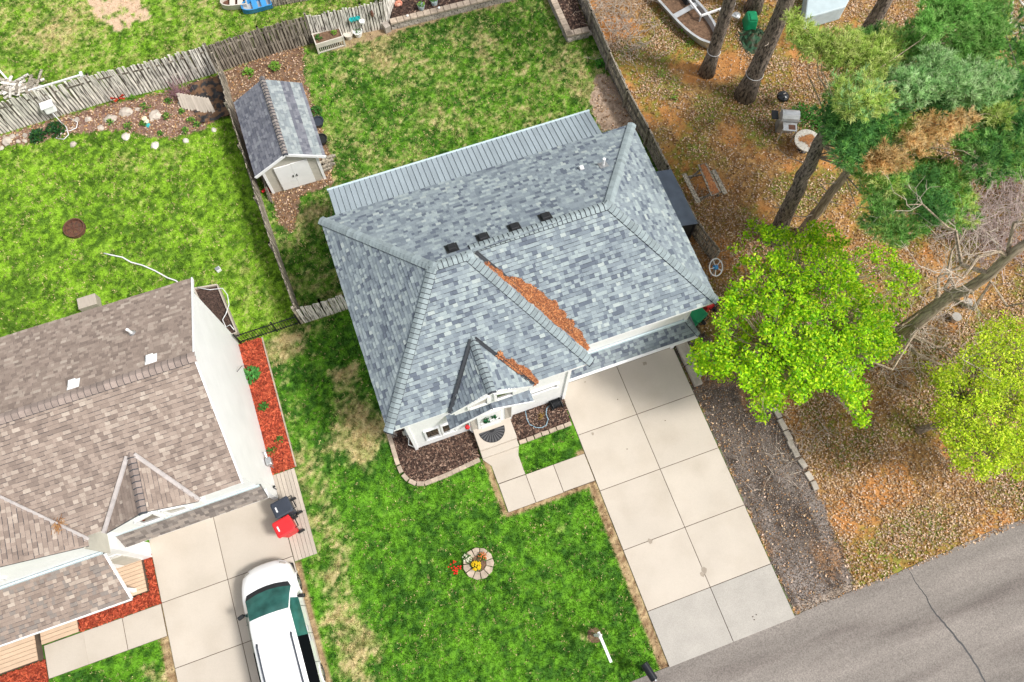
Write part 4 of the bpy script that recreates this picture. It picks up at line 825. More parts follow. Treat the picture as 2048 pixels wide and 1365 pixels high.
def fence(label, pts, h, wd_=.12, gap=.02, m='wood', lean=.0, posts=2.3, rails=(.35, .8), side=1, amp=.05, jit=.02, name='picket_fence', th=.025, group=None, double=False):
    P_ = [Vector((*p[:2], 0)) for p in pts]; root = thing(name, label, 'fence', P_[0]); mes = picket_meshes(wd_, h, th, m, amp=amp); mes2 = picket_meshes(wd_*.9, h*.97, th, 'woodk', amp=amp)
    for i in range(len(P_)-1):
        d = P_[i+1]-P_[i]; L_ = d.length; d.normalize(); nn = Vector((-d.y, d.x, 0)); rz = math.atan2(d.y, d.x); k = max(1, round(L_/(wd_+gap)))
        for j in range(k):
            p = P_[i] + d*(L_*(j+.5)/k)
            M4 = Matrix.Translation((p.x, p.y, -.02+random.uniform(-.015, .015))) @ Matrix.Rotation(rz+random.uniform(-.04, .04), 4, 'Z') @ Matrix.Rotation(lean+random.uniform(-jit, jit), 4, 'X') @ Matrix.Rotation(random.uniform(-jit, jit)*1.3, 4, 'Y')
            link('picket', random.choice(mes), root, M4)
            if double:  # second row added behind the gaps, shade put into its dark colour
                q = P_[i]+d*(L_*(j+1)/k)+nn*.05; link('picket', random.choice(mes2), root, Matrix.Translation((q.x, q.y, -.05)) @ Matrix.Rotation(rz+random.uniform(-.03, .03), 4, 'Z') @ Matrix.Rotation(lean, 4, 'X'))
        for f_ in rails:
            off = nn*side*.045; MB().bar(P_[i]+off+Vector((0, 0, h*f_)), P_[i+1]+off+Vector((0, 0, h*f_)), .045, .09).obj('rail', mt['woodd'], root)
        kp = max(1, round(L_/posts))
        for j in range(kp+1):
            p = P_[i] + d*(L_*j/kp) + nn*side*.08; MB().box((p.x, p.y, h*.5+.02), (.09, .09, h*1.03)).obj('post', mt['woodg' if m != 'woodd' else 'woodd'], root)
    return root
fence('tall whitewashed rough picket fence behind the rock garden', [(-19, 27.55), (-14.4, 27.55), (-9.6, 27.68), (-6.9, 27.52), (-4.45, 27.56)], 1.8, .105, .045, 'wood', lean=-.02, double=True)
fence('dark weathered rough picket fence behind the shed', [(-4.4, 27.58), (-2.0, 27.72), (.2, 27.72)], 1.8, .1, .045, 'woodd', lean=-.02, double=True)
fence('pale weathered picket fence behind the planter box and pots', [(.2, 27.7), (2.7, 27.5), (3.68, 27.42)], 1.75, .11, .03, 'wood', jit=.012, double=True)
fence('weathered picket fence corner turning up beside the retaining wall', [(3.72, 27.45), (4.4, 28.3), (5.2, 30.3)], 1.7, .13, .012, 'wood', jit=.012)
fence('grey picket fence between the lawns running past the shed', [(-4.15, 27.2), (-4.2, 24.5), (-4.14, 22.2), (-4.1, 19.5), (-4.03, 17.2), (-3.86, 14.15)], 1.65, .13, .015, 'woodg', side=-1)
fence('short weathered picket fence joining the house side', [(-3.85, 14.1), (-2.9, 14.1), (-1.1, 14.1)], 1.5, .14, .02, 'wood', side=1)
fence('low grey board fence with tall posts along the woodland', [(13.0, 29.0), (12.82, 24.1), (12.74, 21.7), (12.7, 19.5), (12.8, 17.3), (12.82, 15.3), (12.9, 12.5), (13.2, 10.9)], 1.22, .15, .008, 'woodg', side=-1, rails=(.12, .55, .95), jit=.006)
# black ornamental metal fence
mf = thing('metal_fence', 'low black metal picket fence beside the red mulch bed', 'fence', (-5.3, 14.1, 0)); n = 24
bme = MB().box((0, 0, .45), (.018, .018, .9)).mesh('bar', mt['blackm'])
for i in range(n): link('bar', bme, mf, Matrix.Translation((-6.5+2.45*i/(n-1), 14.12, 0)))
for z in (.15, .8): MB().bar((-6.52, 14.12, z), (-4.03, 14.12, z), .03, .035).obj('rail', mt['blackm'], mf)
for x in (-6.52, -5.0, -4.03): MB().box((x, 14.12, .5), (.06, .06, 1.02)).obj('post', mt['blackm'], mf)
# block retaining walls
def blockwall(label, pts, h=.46, rows=3, cap=.3):
    P_ = [Vector((*p[:2], 0)) for p in pts]; root = thing('retaining_wall', label, 'wall', P_[0]); rh = (h-.09)/rows
    mes = [MB().box((0, 0, 0), (.27*k, .22, rh-.008), top=.97).mesh('block', mt['block']) for k in (.93, .97, 1.0)]
    for i in range(len(P_)-1):
        d = P_[i+1]-P_[i]; L_ = d.length; d.normalize(); nn = Vector((-d.y, d.x, 0)); rz = math.atan2(d.y, d.x)
        for r in range(rows):
            k = max(1, round(L_/.285)); st = L_/k
            for j in range(k):
                p = P_[i]+d*(st*(j+.5)+(st/2 if r % 2 else 0)) + nn*(.12+.012*r+random.uniform(-.012, .012))
                link('block', random.choice(mes), root, Matrix.Translation((p.x, p.y, rh*(r+.5))) @ Matrix.Rotation(rz+random.uniform(-.02, .02), 4, 'Z'))
        k = max(1, round(L_/.33)); st = L_/k; cme = MB().box((0, 0, 0), (st-.012, cap, .085), top=.96).mesh('capstone', mt['paver'])
        for j in range(k):
            p = P_[i]+d*st*(j+.5)+nn*(.14); link('capstone', cme, root, Matrix.Translation((p.x, p.y, h-.045)) @ Matrix.Rotation(rz, 4, 'Z'))
    return root
q0, q1 = g(784, 61), g(1046, -3); q2 = q0 + (q1-q0)*1.3
blockwall('long grey block retaining wall holding a dark planting bed', [q0, q2])
MB().box((q0.x-.22, q0.y+.1, .2), (.3, .4, .4), rz=.2).solo('stone_block', mt['block'], 'single upright stone block at the end of the long retaining wall', 'block', (q0.x-.22, q0.y+.1, 0), bevel=.02)
a0, a1, a2 = g(1083, -25), g(1133, 86), g(1178, 76); a00 = a0+(a0-a1)*.6
blockwall('corner block retaining wall of the raised bed beside the woodland fence', [a00, a1, a2])
bed('raised_bed', [(q0.x+.1, q0.y+.2), (q2.x, q2.y+.2), (q2.x, q2.y+3), (q0.x+.9, q0.y+3)], .36, mt['mulch'], DARKC, 3500)
bed('raised_bed', [(a1.x+.2, a1.y+.2), (a2.x+.05, a2.y+.2), (a2.x+.1, a2.y+7), (a00.x+.25, a00.y)], .36, mt['mulch'], DARKC, 1800)
# ================================================================ TREES
def curvy(a, b_, n=6, amp=.15):
    a, b_ = Vector(a), Vector(b_); L_ = (b_-a).length; r = []
    for i in range(n+1):
        t = i/n; r.append(a.lerp(b_, t) + Vector([random.gauss(0, 1) for _ in range(3)])*amp*L_*.12*math.sin(math.pi*t))
    return r
def leaf_cloud(name, centers, per, spread, size, pal, parent, m='leaf', flat=.6, seed=0):
    C = np.array([tuple(c) for c in centers]); n = len(C)*per; c = np.repeat(C, per, 0)
    d = RNG.normal(0, 1, (n, 3)); d /= np.linalg.norm(d, axis=1)[:, None]; d *= (RNG.random((n, 1))**.5)*spread; d[:, 2] *= flat; p = c+d
    nz = np.abs(RNG.normal(0, 1, (n, 3))); nrm_ = RNG.normal(0, .55, (n, 3)); nrm_[:, 2] = .5+np.abs(nrm_[:, 2]); nrm_ /= np.linalg.norm(nrm_, axis=1)[:, None]
    u = np.cross(nrm_, RNG.normal(0, 1, (n, 3))); u /= np.linalg.norm(u, axis=1)[:, None]; v = np.cross(nrm_, u); s = RNG.uniform(.6, 1.25, (n, 1))*size
    V = np.stack([p+u*s, p+v*s*.55+nrm_*s*.15, p-u*s, p-v*s*.55+nrm_*s*.15], 1)
    P_ = np.array(pal); cl = np.repeat(RNG.uniform(.72, 1.15, (len(C), 1)), per, 0); cc = P_[RNG.integers(0, len(P_), n)]*cl*RNG.uniform(.85, 1.15, (n, 1))
    return link(name, fast_mesh(name, V.reshape(-1, 3), np.arange(n*4).reshape(-1, 4), mt[m], np.repeat(cc, 4, 0)), parent, Matrix.Identity(4))
def needle_cloud(name, pads, parent, per=60, nn=22, ln=.17, tw=.013):
    """pads: (centre, radius, palette)"""
    Cs, Ds, Cc = [], [], []
    for c, r, pal, thick in pads:
        k = int(per*(r/.8)**2); d = RNG.normal(0, 1, (k, 3)); d /= np.linalg.norm(d, axis=1)[:, None]; rad = RNG.random((k, 1))**.45
        off = d*rad*r; off[:, 2] *= thick; Cs.append(np.array(tuple(c))+off); dd = d*.8+np.array([0, 0, .55])+RNG.normal(0, .35, (k, 3)); dd /= np.linalg.norm(dd, axis=1)[:, None]; Ds.append(dd)
        p = np.array(pal)[RNG.integers(0, len(pal), k)]*RNG.uniform(.75, 1.2, (k, 1))*RNG.uniform(.85, 1.12); Cc.append(p)
    Cs, Ds, Cc = np.concatenate(Cs), np.concatenate(Ds), np.concatenate(Cc); n = len(Cs)
    d = Ds[:, None, :]*.7 + RNG.normal(0, .5, (n, nn, 3)); d /= np.linalg.norm(d, axis=2)[:, :, None]; L_ = RNG.uniform(.6, 1.1, (n, nn, 1))*ln
    st = Cs[:, None, :] + Ds[:, None, :]*RNG.uniform(-.10, .06, (n, nn, 1)); w_ = np.cross(d, RNG.normal(0, 1, (n, nn, 3))); w_ /= np.linalg.norm(w_, axis=2)[:, :, None]
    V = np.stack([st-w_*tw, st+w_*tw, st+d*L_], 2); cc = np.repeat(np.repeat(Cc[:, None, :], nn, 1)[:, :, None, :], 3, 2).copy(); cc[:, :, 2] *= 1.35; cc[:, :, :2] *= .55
    return link(name, fast_mesh(name, V.reshape(-1, 3), np.arange(n*nn*3).reshape(-1, 3), mt['needle'], cc.reshape(-1, 3)), parent, Matrix.Identity(4))
PY = [(.58, .72, .18), (.70, .78, .28), (.42, .60, .12)]; PG = [(.28, .58, .13), (.40, .68, .20), (.20, .46, .10)]; PB = [(.46, .72, .30), (.60, .80, .42), (.32, .58, .22)]; PD = [(.13, .34, .09), (.18, .42, .11), (.09, .25, .07)]; PT = [(.85, .60, .27), (.75, .48, .2), (.95, .72, .38)]
pines = []
def pine_trunk(label, base, top, r0, r1, bark='bark', ring=None):
    t = thing('pine_tree', label, 'tree', base); b = MB(); P_ = curvy(base, top, 14, .025); n = len(P_)
    rad = [r0*1.35]+[r0+(r1-r0)*i/(n-1) for i in range(1, n)]; P_[0] = Vector(base)-Vector((0, 0, .1)); b.tube(P_, rad, 14)
    tr = b.obj('trunk', mt[bark], t, smooth=True)
    if ring: k = int(ring); MB().tube([P_[1]+Vector((math.cos(a)*rad[1]*1.04, math.sin(a)*rad[1]*1.04, ring)) for a in np.linspace(0, 6.28, 18)], .012, 5).obj('cord', mt['hosew'], tr)
    b = MB()
    for i in range(9):
        q = P_[random.randrange(3, n-2)]; a_ = random.uniform(0, 6.28); b.tube(curvy(q, q+Vector((math.cos(a_), math.sin(a_), random.uniform(-.1, .2)))*random.uniform(.4, 1.3), 3, .5), [.03, .02, .014, .006], 5)
    b.obj('branch_stubs', mt['twig'], tr)['kind'] = 'stuff'
    return t, P_
# two tall bare trunks leaving the picture at the top, crowns high above
for (px, py), lab, r0, H_ in (((1413, 146), 'slimmer tall pine trunk tied with a cord beside the boat', .30, 17), ((1490, 192), 'thick tall pine trunk tied with a cord near the kettle grill', .40, 18)):
    bs = g(px, py); t, P_ = pine_trunk(lab, bs, bs+Vector((-.25 if px < 1450 else .05, .3, H_)), r0, .14, ring=.3)
    pads = [(P_[-1]+Vector((random.gauss(0, 1.5), random.gauss(0, 1.5), random.uniform(-5, .6))), random.uniform(.7, 1.1), random.choice([PG, PB, PD]), .55) for _ in range(16)]
    bb = MB()
    for c, r, _, _ in pads: bb.tube(curvy(P_[random.randrange(9, 14)], c, 4, .4), [.06, .045, .035, .02, .01], 5)
    bb.obj('limbs', mt['bark'], t); needle_cloud('crown', pads, t, per=26)
# pines C and D carry the big crown in view
bc, bd = g(1548, 478), g(1600, 470)
tC, PC = pine_trunk('thick dark pine with the great needled crown over the round table', bc, bc+Vector((-.6, .5, 9.6)), .36, .17)
tD, PD_ = pine_trunk('slender grey pine standing beside the thick dark pine', bd, bd+Vector((.05, .0, 6.8)), .24, .11, 'barkg')
def pads_from(lst, z, pal, r, thick=.5, jz=.5):
    return [(g(px, py, z+random.uniform(-jz, jz)), r*1.2*random.uniform(.85, 1.15), pal, thick) for px, py in lst]
pc_ = pads_from([(1597, 48), (1612, 78), (1635, 95), (1660, 92), (1688, 100), (1715, 92), (1745, 105), (1775, 95), (1700, 80), (1730, 118), (1760, 120), (1800, 105)], 10., PY, .48) \
    + pads_from([(1865, 55), (1895, 90), (1925, 60), (1955, 95), (1830, 80), (1900, 130), (1985, 60), (1935, 25), (1975, 20), (1880, 20), (1905, 5)], 10.2, PG, .62) \
    + pads_from([(1685, 170), (1712, 185), (1735, 165), (1705, 205), (1755, 195), (1690, 195), (1740, 208)], 10.6, PY+PB[:1], .46) \
    + pads_from([(1790, 150), (1820, 140), (1850, 160), (1885, 150), (1920, 165), (1950, 150), (1830, 175), (1870, 125), (1960, 180), (1990, 160), (1905, 185), (1780, 175)], 9.8, PB, .58) \
    + pads_from([(1668, 222), (1685, 240), (1710, 250), (1740, 245), (1690, 275), (1720, 290), (1765, 235), (1700, 310), (1750, 275), (1680, 258), (1790, 215)], 9.9, PD+PG[:1], .5) \
    + pads_from([(1945, 235), (1980, 215), (2015, 235), (2030, 270), (1990, 260), (1960, 290), (2010, 300), (1935, 205), (2025, 200), (1975, 330)], 8.6, PG+PD, .6) \
    + pads_from([(1770, 355), (1800, 345), (1835, 350), (1865, 375), (1890, 365), (1755, 385), (1790, 390), (1820, 385), (1900, 400), (1920, 425), (1880, 345), (1845, 330)], 7.6, PG+PY[:1], .52)
CR = [(1590, 45), (1660, 75), (1830, 55), (1890, -10), (2060, -10), (2060, 340), (1960, 355), (1910, 430), (1800, 485), (1740, 455), (1760, 350), (1660, 310), (1640, 235), (1690, 160), (1640, 115)]
fill = []
TANZ = [(1720, 295), (1820, 330), (1850, 310), (1950, 260), (1930, 230), (1850, 240), (1800, 285)]
while len(fill) < 80:
    px, py = random.uniform(1590, 2060), random.uniform(-10, 485)
    if inpoly(CR, np.array([px]), np.array([py]))[0] and not inpoly(TANZ, np.array([px]), np.array([py]))[0]: fill.append((g(px, py, random.uniform(7.2, 9.4)), random.uniform(.45, .7), random.choice([PG, PD, PG, PY]), .45))
pc_ += fill
pd_ = pads_from([(1775, 430), (1760, 455), (1790, 465), (1770, 410), (1745, 440)], 6.2, PB+PG, .42) \
    + pads_from([(1745, 305), (1770, 310), (1795, 322), (1765, 330), (1740, 320)], 9.6, PT, .36) + pads_from([(1825, 280), (1850, 262), (1872, 270), (1895, 255), (1915, 245), (1840, 295), (1932, 240), (1860, 240)], 9.8, PT, .3)
for t, P_, pads in ((tC, PC, pc_), (tD, PD_, pd_)):
    bb = MB()
    for i, (c, r, pl, _) in enumerate(pads):
        if i % 2 and pl is not PT: continue
        q = min(P_[4:], key=lambda s_: abs(s_.z-(c.z-1.0)))
        bb.tube(curvy(q, c, 5, .5), [.035, .03, .022, .016, .011, .006], 5)
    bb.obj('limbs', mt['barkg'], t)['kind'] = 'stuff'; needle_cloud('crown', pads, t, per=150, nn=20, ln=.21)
# upper right pine trunk, dark crown behind
bs = g(1700, 118); t, P_ = pine_trunk('distant pine trunk rising behind the great crown', bs, bs+Vector((.5, .3, 13)), .36, .12)
pads = pads_from([(1950, -10), (1990, -30), (2030, 40), (2045, 100), (2040, 150)], 8.6, PD+PG[:1], .7); bb = MB()
for c, r, _, _ in pads: bb.tube(curvy(P_[9], c, 4, .4), [.06, .045, .035, .02, .01], 5)
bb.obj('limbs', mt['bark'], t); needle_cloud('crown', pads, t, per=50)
bs = g(1505, 20); t, P_ = pine_trunk('pine trunk behind the boat and green tub', bs, bs+Vector((.1, .3, 16)), .34, .12)
pads = [(P_[-1]+Vector((random.gauss(0, 1.4), random.gauss(0, 1.4), random.uniform(-4, .5))), .9, random.choice([PG, PD]), .5) for _ in range(10)]; needle_cloud('crown', pads, t, per=24)
# ---- bright green young-leaved tree
GL = [(.38, .70, .010), (.50, .78, .014), (.25, .55, .008), (.62, .82, .03), (.13, .36, .006)]
def deciduous(name, label, base, polypx, zc, n, per, size, pal, bark, spread, zlo, zhi, rt=.14, gapf=.46, flat=.6):
    t = thing(name, label, 'tree', base); cs = []; A = polypx; xs_ = [p[0] for p in A]; ys_ = [p[1] for p in A]; cx, cy = sum(xs_)/len(A), sum(ys_)/len(A); tries = 0
    hw = max(max(xs_)-cx, cx-min(xs_)); hv = max(max(ys_)-cy, cy-min(ys_))
    while len(cs) < n and tries < n*40:
        tries += 1; px, py = random.uniform(min(xs_), max(xs_)), random.uniform(min(ys_), max(ys_))
        e = min(1, ((px-cx)/hw)**2+((py-cy)/hv)**2); zt = zlo+(zhi-zlo)*math.sqrt(max(0, 1-e*.85)); z = zt - (zt-zlo)*random.random()**1.6*.75
        if not inpoly(A, np.array([px]), np.array([py]))[0]: continue
        p = g(px, py, z)
        if fbm(np.array([p.x+z*.7]), np.array([p.y-z*.4]), .75, 2, 77)[0] < gapf and random.random() < .8: continue
        cs.append(p)
    b = MB(); top = Vector((sum(c.x for c in cs)/n, sum(c.y for c in cs)/n, zlo+.2)); base = Vector(base)
    tr = curvy(base, top, 6, .3); b.tube(tr, [rt*1.3, rt, rt*.95, rt*.9, rt*.85, rt*.8, rt*.7], 10); b.obj('trunk', mt[bark], t, smooth=True)
    b = MB(); hubs = []
    for i in range(14):
        c = random.choice(cs); h_ = top.lerp(c, .55)+Vector((0, 0, -.2)); hubs.append(h_); b.tube(curvy(tr[-1 if i % 2 else -2], h_, 4, .5), [rt*.5, rt*.4, rt*.32, rt*.25, rt*.2], 6)
    for c in cs: h_ = min(hubs, key=lambda q: (q-c).length); b.tube(curvy(h_, c, 3, .6), [rt*.17, rt*.12, rt*.08, rt*.03], 4, cap=False)
    b.obj('limbs', mt[bark], t)['kind'] = 'stuff'; leaf_cloud('crown', cs, per, spread, size, pal, t, flat=flat); return t
G1 = [(1478, 470), (1500, 445), (1560, 455), (1600, 470), (1650, 430), (1665, 460), (1700, 470), (1760, 490), (1795, 500), (1830, 545), (1835, 575), (1815, 610), (1855, 640), (1830, 660), (1780, 655), (1810, 690), (1760, 720), (1720, 740), (1738, 790), (1740, 855), (1715, 850), (1690, 790), (1640, 775), (1600, 800), (1570, 815), (1535, 815), (1540, 860), (1515, 855), (1500, 800), (1475, 745), (1450, 760), (1405, 755), (1380, 715), (1378, 690), (1400, 680), (1420, 700), (1430, 660), (1412, 648), (1446, 622), (1448, 592), (1470, 560), (1440, 545), (1490, 540), (1475, 510), (1465, 500)]
deciduous('leafy_tree', 'bright lime green young leaved tree beside the house corner', (13.7, 6.1, 0), G1, 4.5, 1040, 31, .063, GL, 'barkg', .27, 2.3, 6.2, .15, .42)
G2 = [(1850, 830), (1885, 800), (1870, 760), (1850, 720), (1900, 730), (1960, 680), (1965, 650), (2000, 640), (2060, 600), (2110, 620), (2110, 960), (2040, 965), (2010, 930), (1970, 955), (1930, 950), (1880, 920), (1885, 880)]
LL = [(.54, .72, .02), (.64, .78, .04), (.40, .60, .015), (.70, .80, .07), (.24, .40, .012)]
bl = g(1837, 862)
deciduous('leafy_tree', 'yellow green small leaved tree near the road with slanting trunk', bl, G2, 4.5, 800, 30, .05, LL, 'barkg', .28, 2.4, 5.6, .13, .46)
# ---- bare trees
def bare(label, base, top, r0, nb, nt_, m='barkg', spread=2.2, name='bare_tree', tm='twig', dense=8, ln=1.4):
    t = thing(name, label, 'tree', base); P_ = curvy(base, top, 10, .08); n = len(P_); b = MB(); b.tube(P_, [r0*(1-.55*i/(n-1)) for i in range(n)], 12); b.obj('trunk', mt[m], t, smooth=True); b = MB(); b2 = MB()
    for i in range(nb):
        q = P_[random.randrange(2, n)]; d = Vector((random.gauss(0, 1), random.gauss(0, 1), random.uniform(-.1, .9))).normalized(); e = q+d*spread*random.uniform(.5, 1.2); path = curvy(q, e, 5, .8); b.tube(path, [r0*.3, r0*.24, r0*.18, r0*.13, r0*.09, r0*.04], 6)
        for k in range(dense):
            s_ = path[random.randrange(1, 6)]; d2 = (d+Vector((random.gauss(0, .8), random.gauss(0, .8), random.gauss(0, .6)))).normalized(); tw = curvy(s_, s_+d2*ln*random.uniform(.4, 1), 3, .8); b2.tube(tw, [.014, .010, .007, .003], 4, cap=False)
            for _ in range(nt_): s2 = tw[random.randrange(1, 4)]; d3 = (d2+Vector([random.gauss(0, .7) for _ in range(3)])).normalized(); b2.tube([s2, s2+d3*.45*random.uniform(.4, 1)], [.006, .003], 3, cap=False)
    b.obj('limbs', mt[m], t)['kind'] = 'stuff'; b2.obj('twigs', mt[tm], t)['kind'] = 'stuff'; return t
bs = g(1722, 730)
bare('large bare tree with leaning grey brown trunk behind the lime green tree', bs, g(2065, 478, 11.), .28, 14, 5, spread=2.8, dense=10)
bare('thin bare sapling crossing below the large bare trunk', g(1690, 742), g(1905, 575, 5.5), .10, 6, 3, spread=1.6, dense=6)
bare('bare white barked tree with pale limbs at the wood edge', g(1900, 140), g(2060, 20, 8.5), .16, 10, 3, 'birch', 2.6, tm='birch', dense=5, ln=1.1)
def brush(label, pts, z, n, ln, m='twig', group=None):
    c0 = g(*pts[0]); b = MB()
    for i in range(n):
        p = g(*random.choice(pts))+Vector((random.gauss(0, .5), random.gauss(0, .5), 0)); d = Vector((random.gauss(0, .7), random.gauss(0, .7), random.uniform(.15, 1.))).normalized(); e = p+d*ln*random.uniform(.5, 1.2); e.z = max(.05, e.z*z)
        path = curvy(p, e, 4, .8); b.tube(path, [.018, .014, .010, .007, .003], 4, cap=False)
        for _ in range(3): s_ = path[random.randrange(1, 5)]; b.tube([s_, s_+Vector((random.gauss(0, .4), random.gauss(0, .4), random.gauss(.1, .2)))], [.007, .003], 3, cap=False)
    return b.solo('bare_brush', mt[m], label, 'brush', c0, group, kind='stuff')
brush('tangle of bare tan brush behind the woodland fence corner', [(1210, 20), (1240, 30), (1255, 60), (1225, 50), (1265, 90), (1240, 90), (1215, -10)], .6, 150, 1.5, 'twig')
mt['twigp'] = mat('purple_twigs', (.46, .37, .34), rough=.9, namt=.2)
brush('dense thicket of purplish bare twigs below the white barked tree', [(2000, 330), (2040, 370), (1990, 400), (2030, 440), (1960, 450), (2045, 300), (1980, 480), (2040, 500), (1930, 430), (1950, 500), (1900, 470), (2050, 420)], 1.5, 420, 2.4, 'twigp')
brush('bare fallen branches lying under the large bare tree', [(1800, 690), (1850, 660), (1780, 720), (1880, 640), (1760, 735)], .35, 60, 1.6, 'twig')
brush('thin bare shoots along the gravel edge', [(1610, 900), (1580, 880), (1560, 900), (1640, 860), (1545, 930)], .3, 36, 1.1, 'twig')
# ---- small plants, every one a thing
def plant(name, label, px, py, r, h, pal, n=60, size=.06, group=None, z=0, cat='plant', p=None, flow=None):
    c = p or g(px, py, z); b = MB(); zb = c.z
    for i in range(n):
        a_ = random.uniform(0, 6.28); q = random.random()**.6*r; e = c+Vector((math.cos(a_)*q, math.sin(a_)*q, h*(1-.6*(q/r)**2)*random.uniform(.35, 1))); col = random.choice(pal); k = random.uniform(.8, 1.2); col = tuple(v*k for v in col)
        d = Vector((math.cos(a_)+random.gauss(0, .5), math.sin(a_)+random.gauss(0, .5), random.gauss(.2, .4))).normalized()*size; s_ = d.cross(Vector((random.gauss(0, .3), random.gauss(0, .3), 1))).normalized()*size*.5
        b.add([e-d, e+s_+Vector((0, 0, size*.2)), e+d, e-s_+Vector((0, 0, size*.2))], [(0, 1, 2, 3)], col)
        if i % 5 == 0: b.bar(c+Vector((0, 0, -.03)), e, .012, .012, col=tuple(v*.6 for v in col))
    if flow:
        for i in range(flow[1]):
            a_ = random.uniform(0, 6.28); q = random.random()**.5*r*.9; e = c+Vector((math.cos(a_)*q, math.sin(a_)*q, h*1.05*(1-.4*(q/r)**2))); b.lathe([(.0, -.02), (flow[2], .0), (flow[2]*.6, .02)], e, 6, col=flow[0])
    return b.solo(name, mt['leaf'], label, cat, (c.x, c.y, zb), group)
LG = [(.22, .42, .05), (.15, .34, .04), (.30, .48, .08)]; MG = [(.06, .20, .03), (.09, .27, .045), (.04, .14, .02)]; DG = [(.02, .075, .025), (.03, .11, .035)]
plant('leafy_plant', 'large lettuce like green plant in the red mulch against the white wall', 505, 752, .38, .45, [(.08, .30, .06), (.12, .36, .08)], 110, .1)
plant('leafy_plant', 'medium leafy plant in the middle of the red mulch bed', 529, 815, .22, .3, MG, 60, .06)
plant('leafy_plant', 'small rounded plant near the lower end of the red mulch bed', 559, 882, .18, .25, MG, 45, .05)
plant('leafy_plant', 'small plant at the boardwalk end of the red mulch bed', 545, 903, .2, .25, MG, 45, .05)
for px, py, l in ((498, 150, 'yellow green young plant in the soil behind the shed'), (551, 137, 'yellow green young plant in the soil near the pale lawn edge')): plant('young_plant', l, px, py, .26, .4, LG, 60, .08)
plant('leafy_plant', 'round bright green shrub at the foot of the woodland fence', 1197, 132, .26, .35, MG+[(.1, .4, .03)], 80, .06)
plant('leafy_plant', 'broad leaved green plant beside the shed wall', 633, 228, .3, .4, MG, 60, .08)
for px, py, r, lb in ((78, 275, .38, 'smaller dark green feathery shrub next to the stone pile'), (113, 262, .42, 'larger dark green feathery shrub under the white box on the fence')): plant('juniper_shrub', lb, px, py, r, .35, DG+MG[2:], 200, .07, group='dark shrubs in the rock garden')
for px, py, r in ((292, 217, .28), (258, 255, .22), (335, 235, .2), (338, 205, .2), (383, 243, .18), (365, 225, .14), (288, 250, .16), (322, 270, .14), (372, 263, .16), (222, 247, .16), (395, 252, .16), (265, 198, .15)):
    plant('rockery_plant', 'small green perennial growing among the rock garden stones', px, py, r, .25, LG+MG, 45, .055, group='perennials in the rock garden')
b = MB(); c0 = g(360, 190)
for i in range(90):
    p = c0+Vector((random.gauss(0, .25), random.gauss(0, .2), 0)); b.tube([p, p+Vector((random.gauss(0, .2), random.gauss(0, .2), random.uniform(.4, .9)))], [.012, .005], 4, col=random.choice([(.36, .2, .22), (.3, .17, .2)]))
b.solo('twiggy_shrub', mt['chips'], 'pinkish twiggy shrub behind the leaning board panel', 'shrub', c0)
for px, py, s_, lb in ((1620, 240, .7, 'largest low bright green ground cover patch beyond the gas grill'), (1605, 225, .5, 'small green ground cover patch next to the gas grill hood'), (1640, 255, .5, 'small green ground cover patch against the great pine crown')): plant('ground_cover', lb, px, py, s_, .2, MG+[(.08, .3, .03)], 170, .06, group='ground cover by the grill')
for px, py in ((1350, 40), (1365, 65), (1345, 20), (1425, 350), (1322, 150), (1350, 200), (1385, 55), (1380, 90)): plant('woodland_seedling', 'small bright seedling growing through the woodland leaves', px, py, .2, .22, LG, 26, .05, group='woodland seedlings')
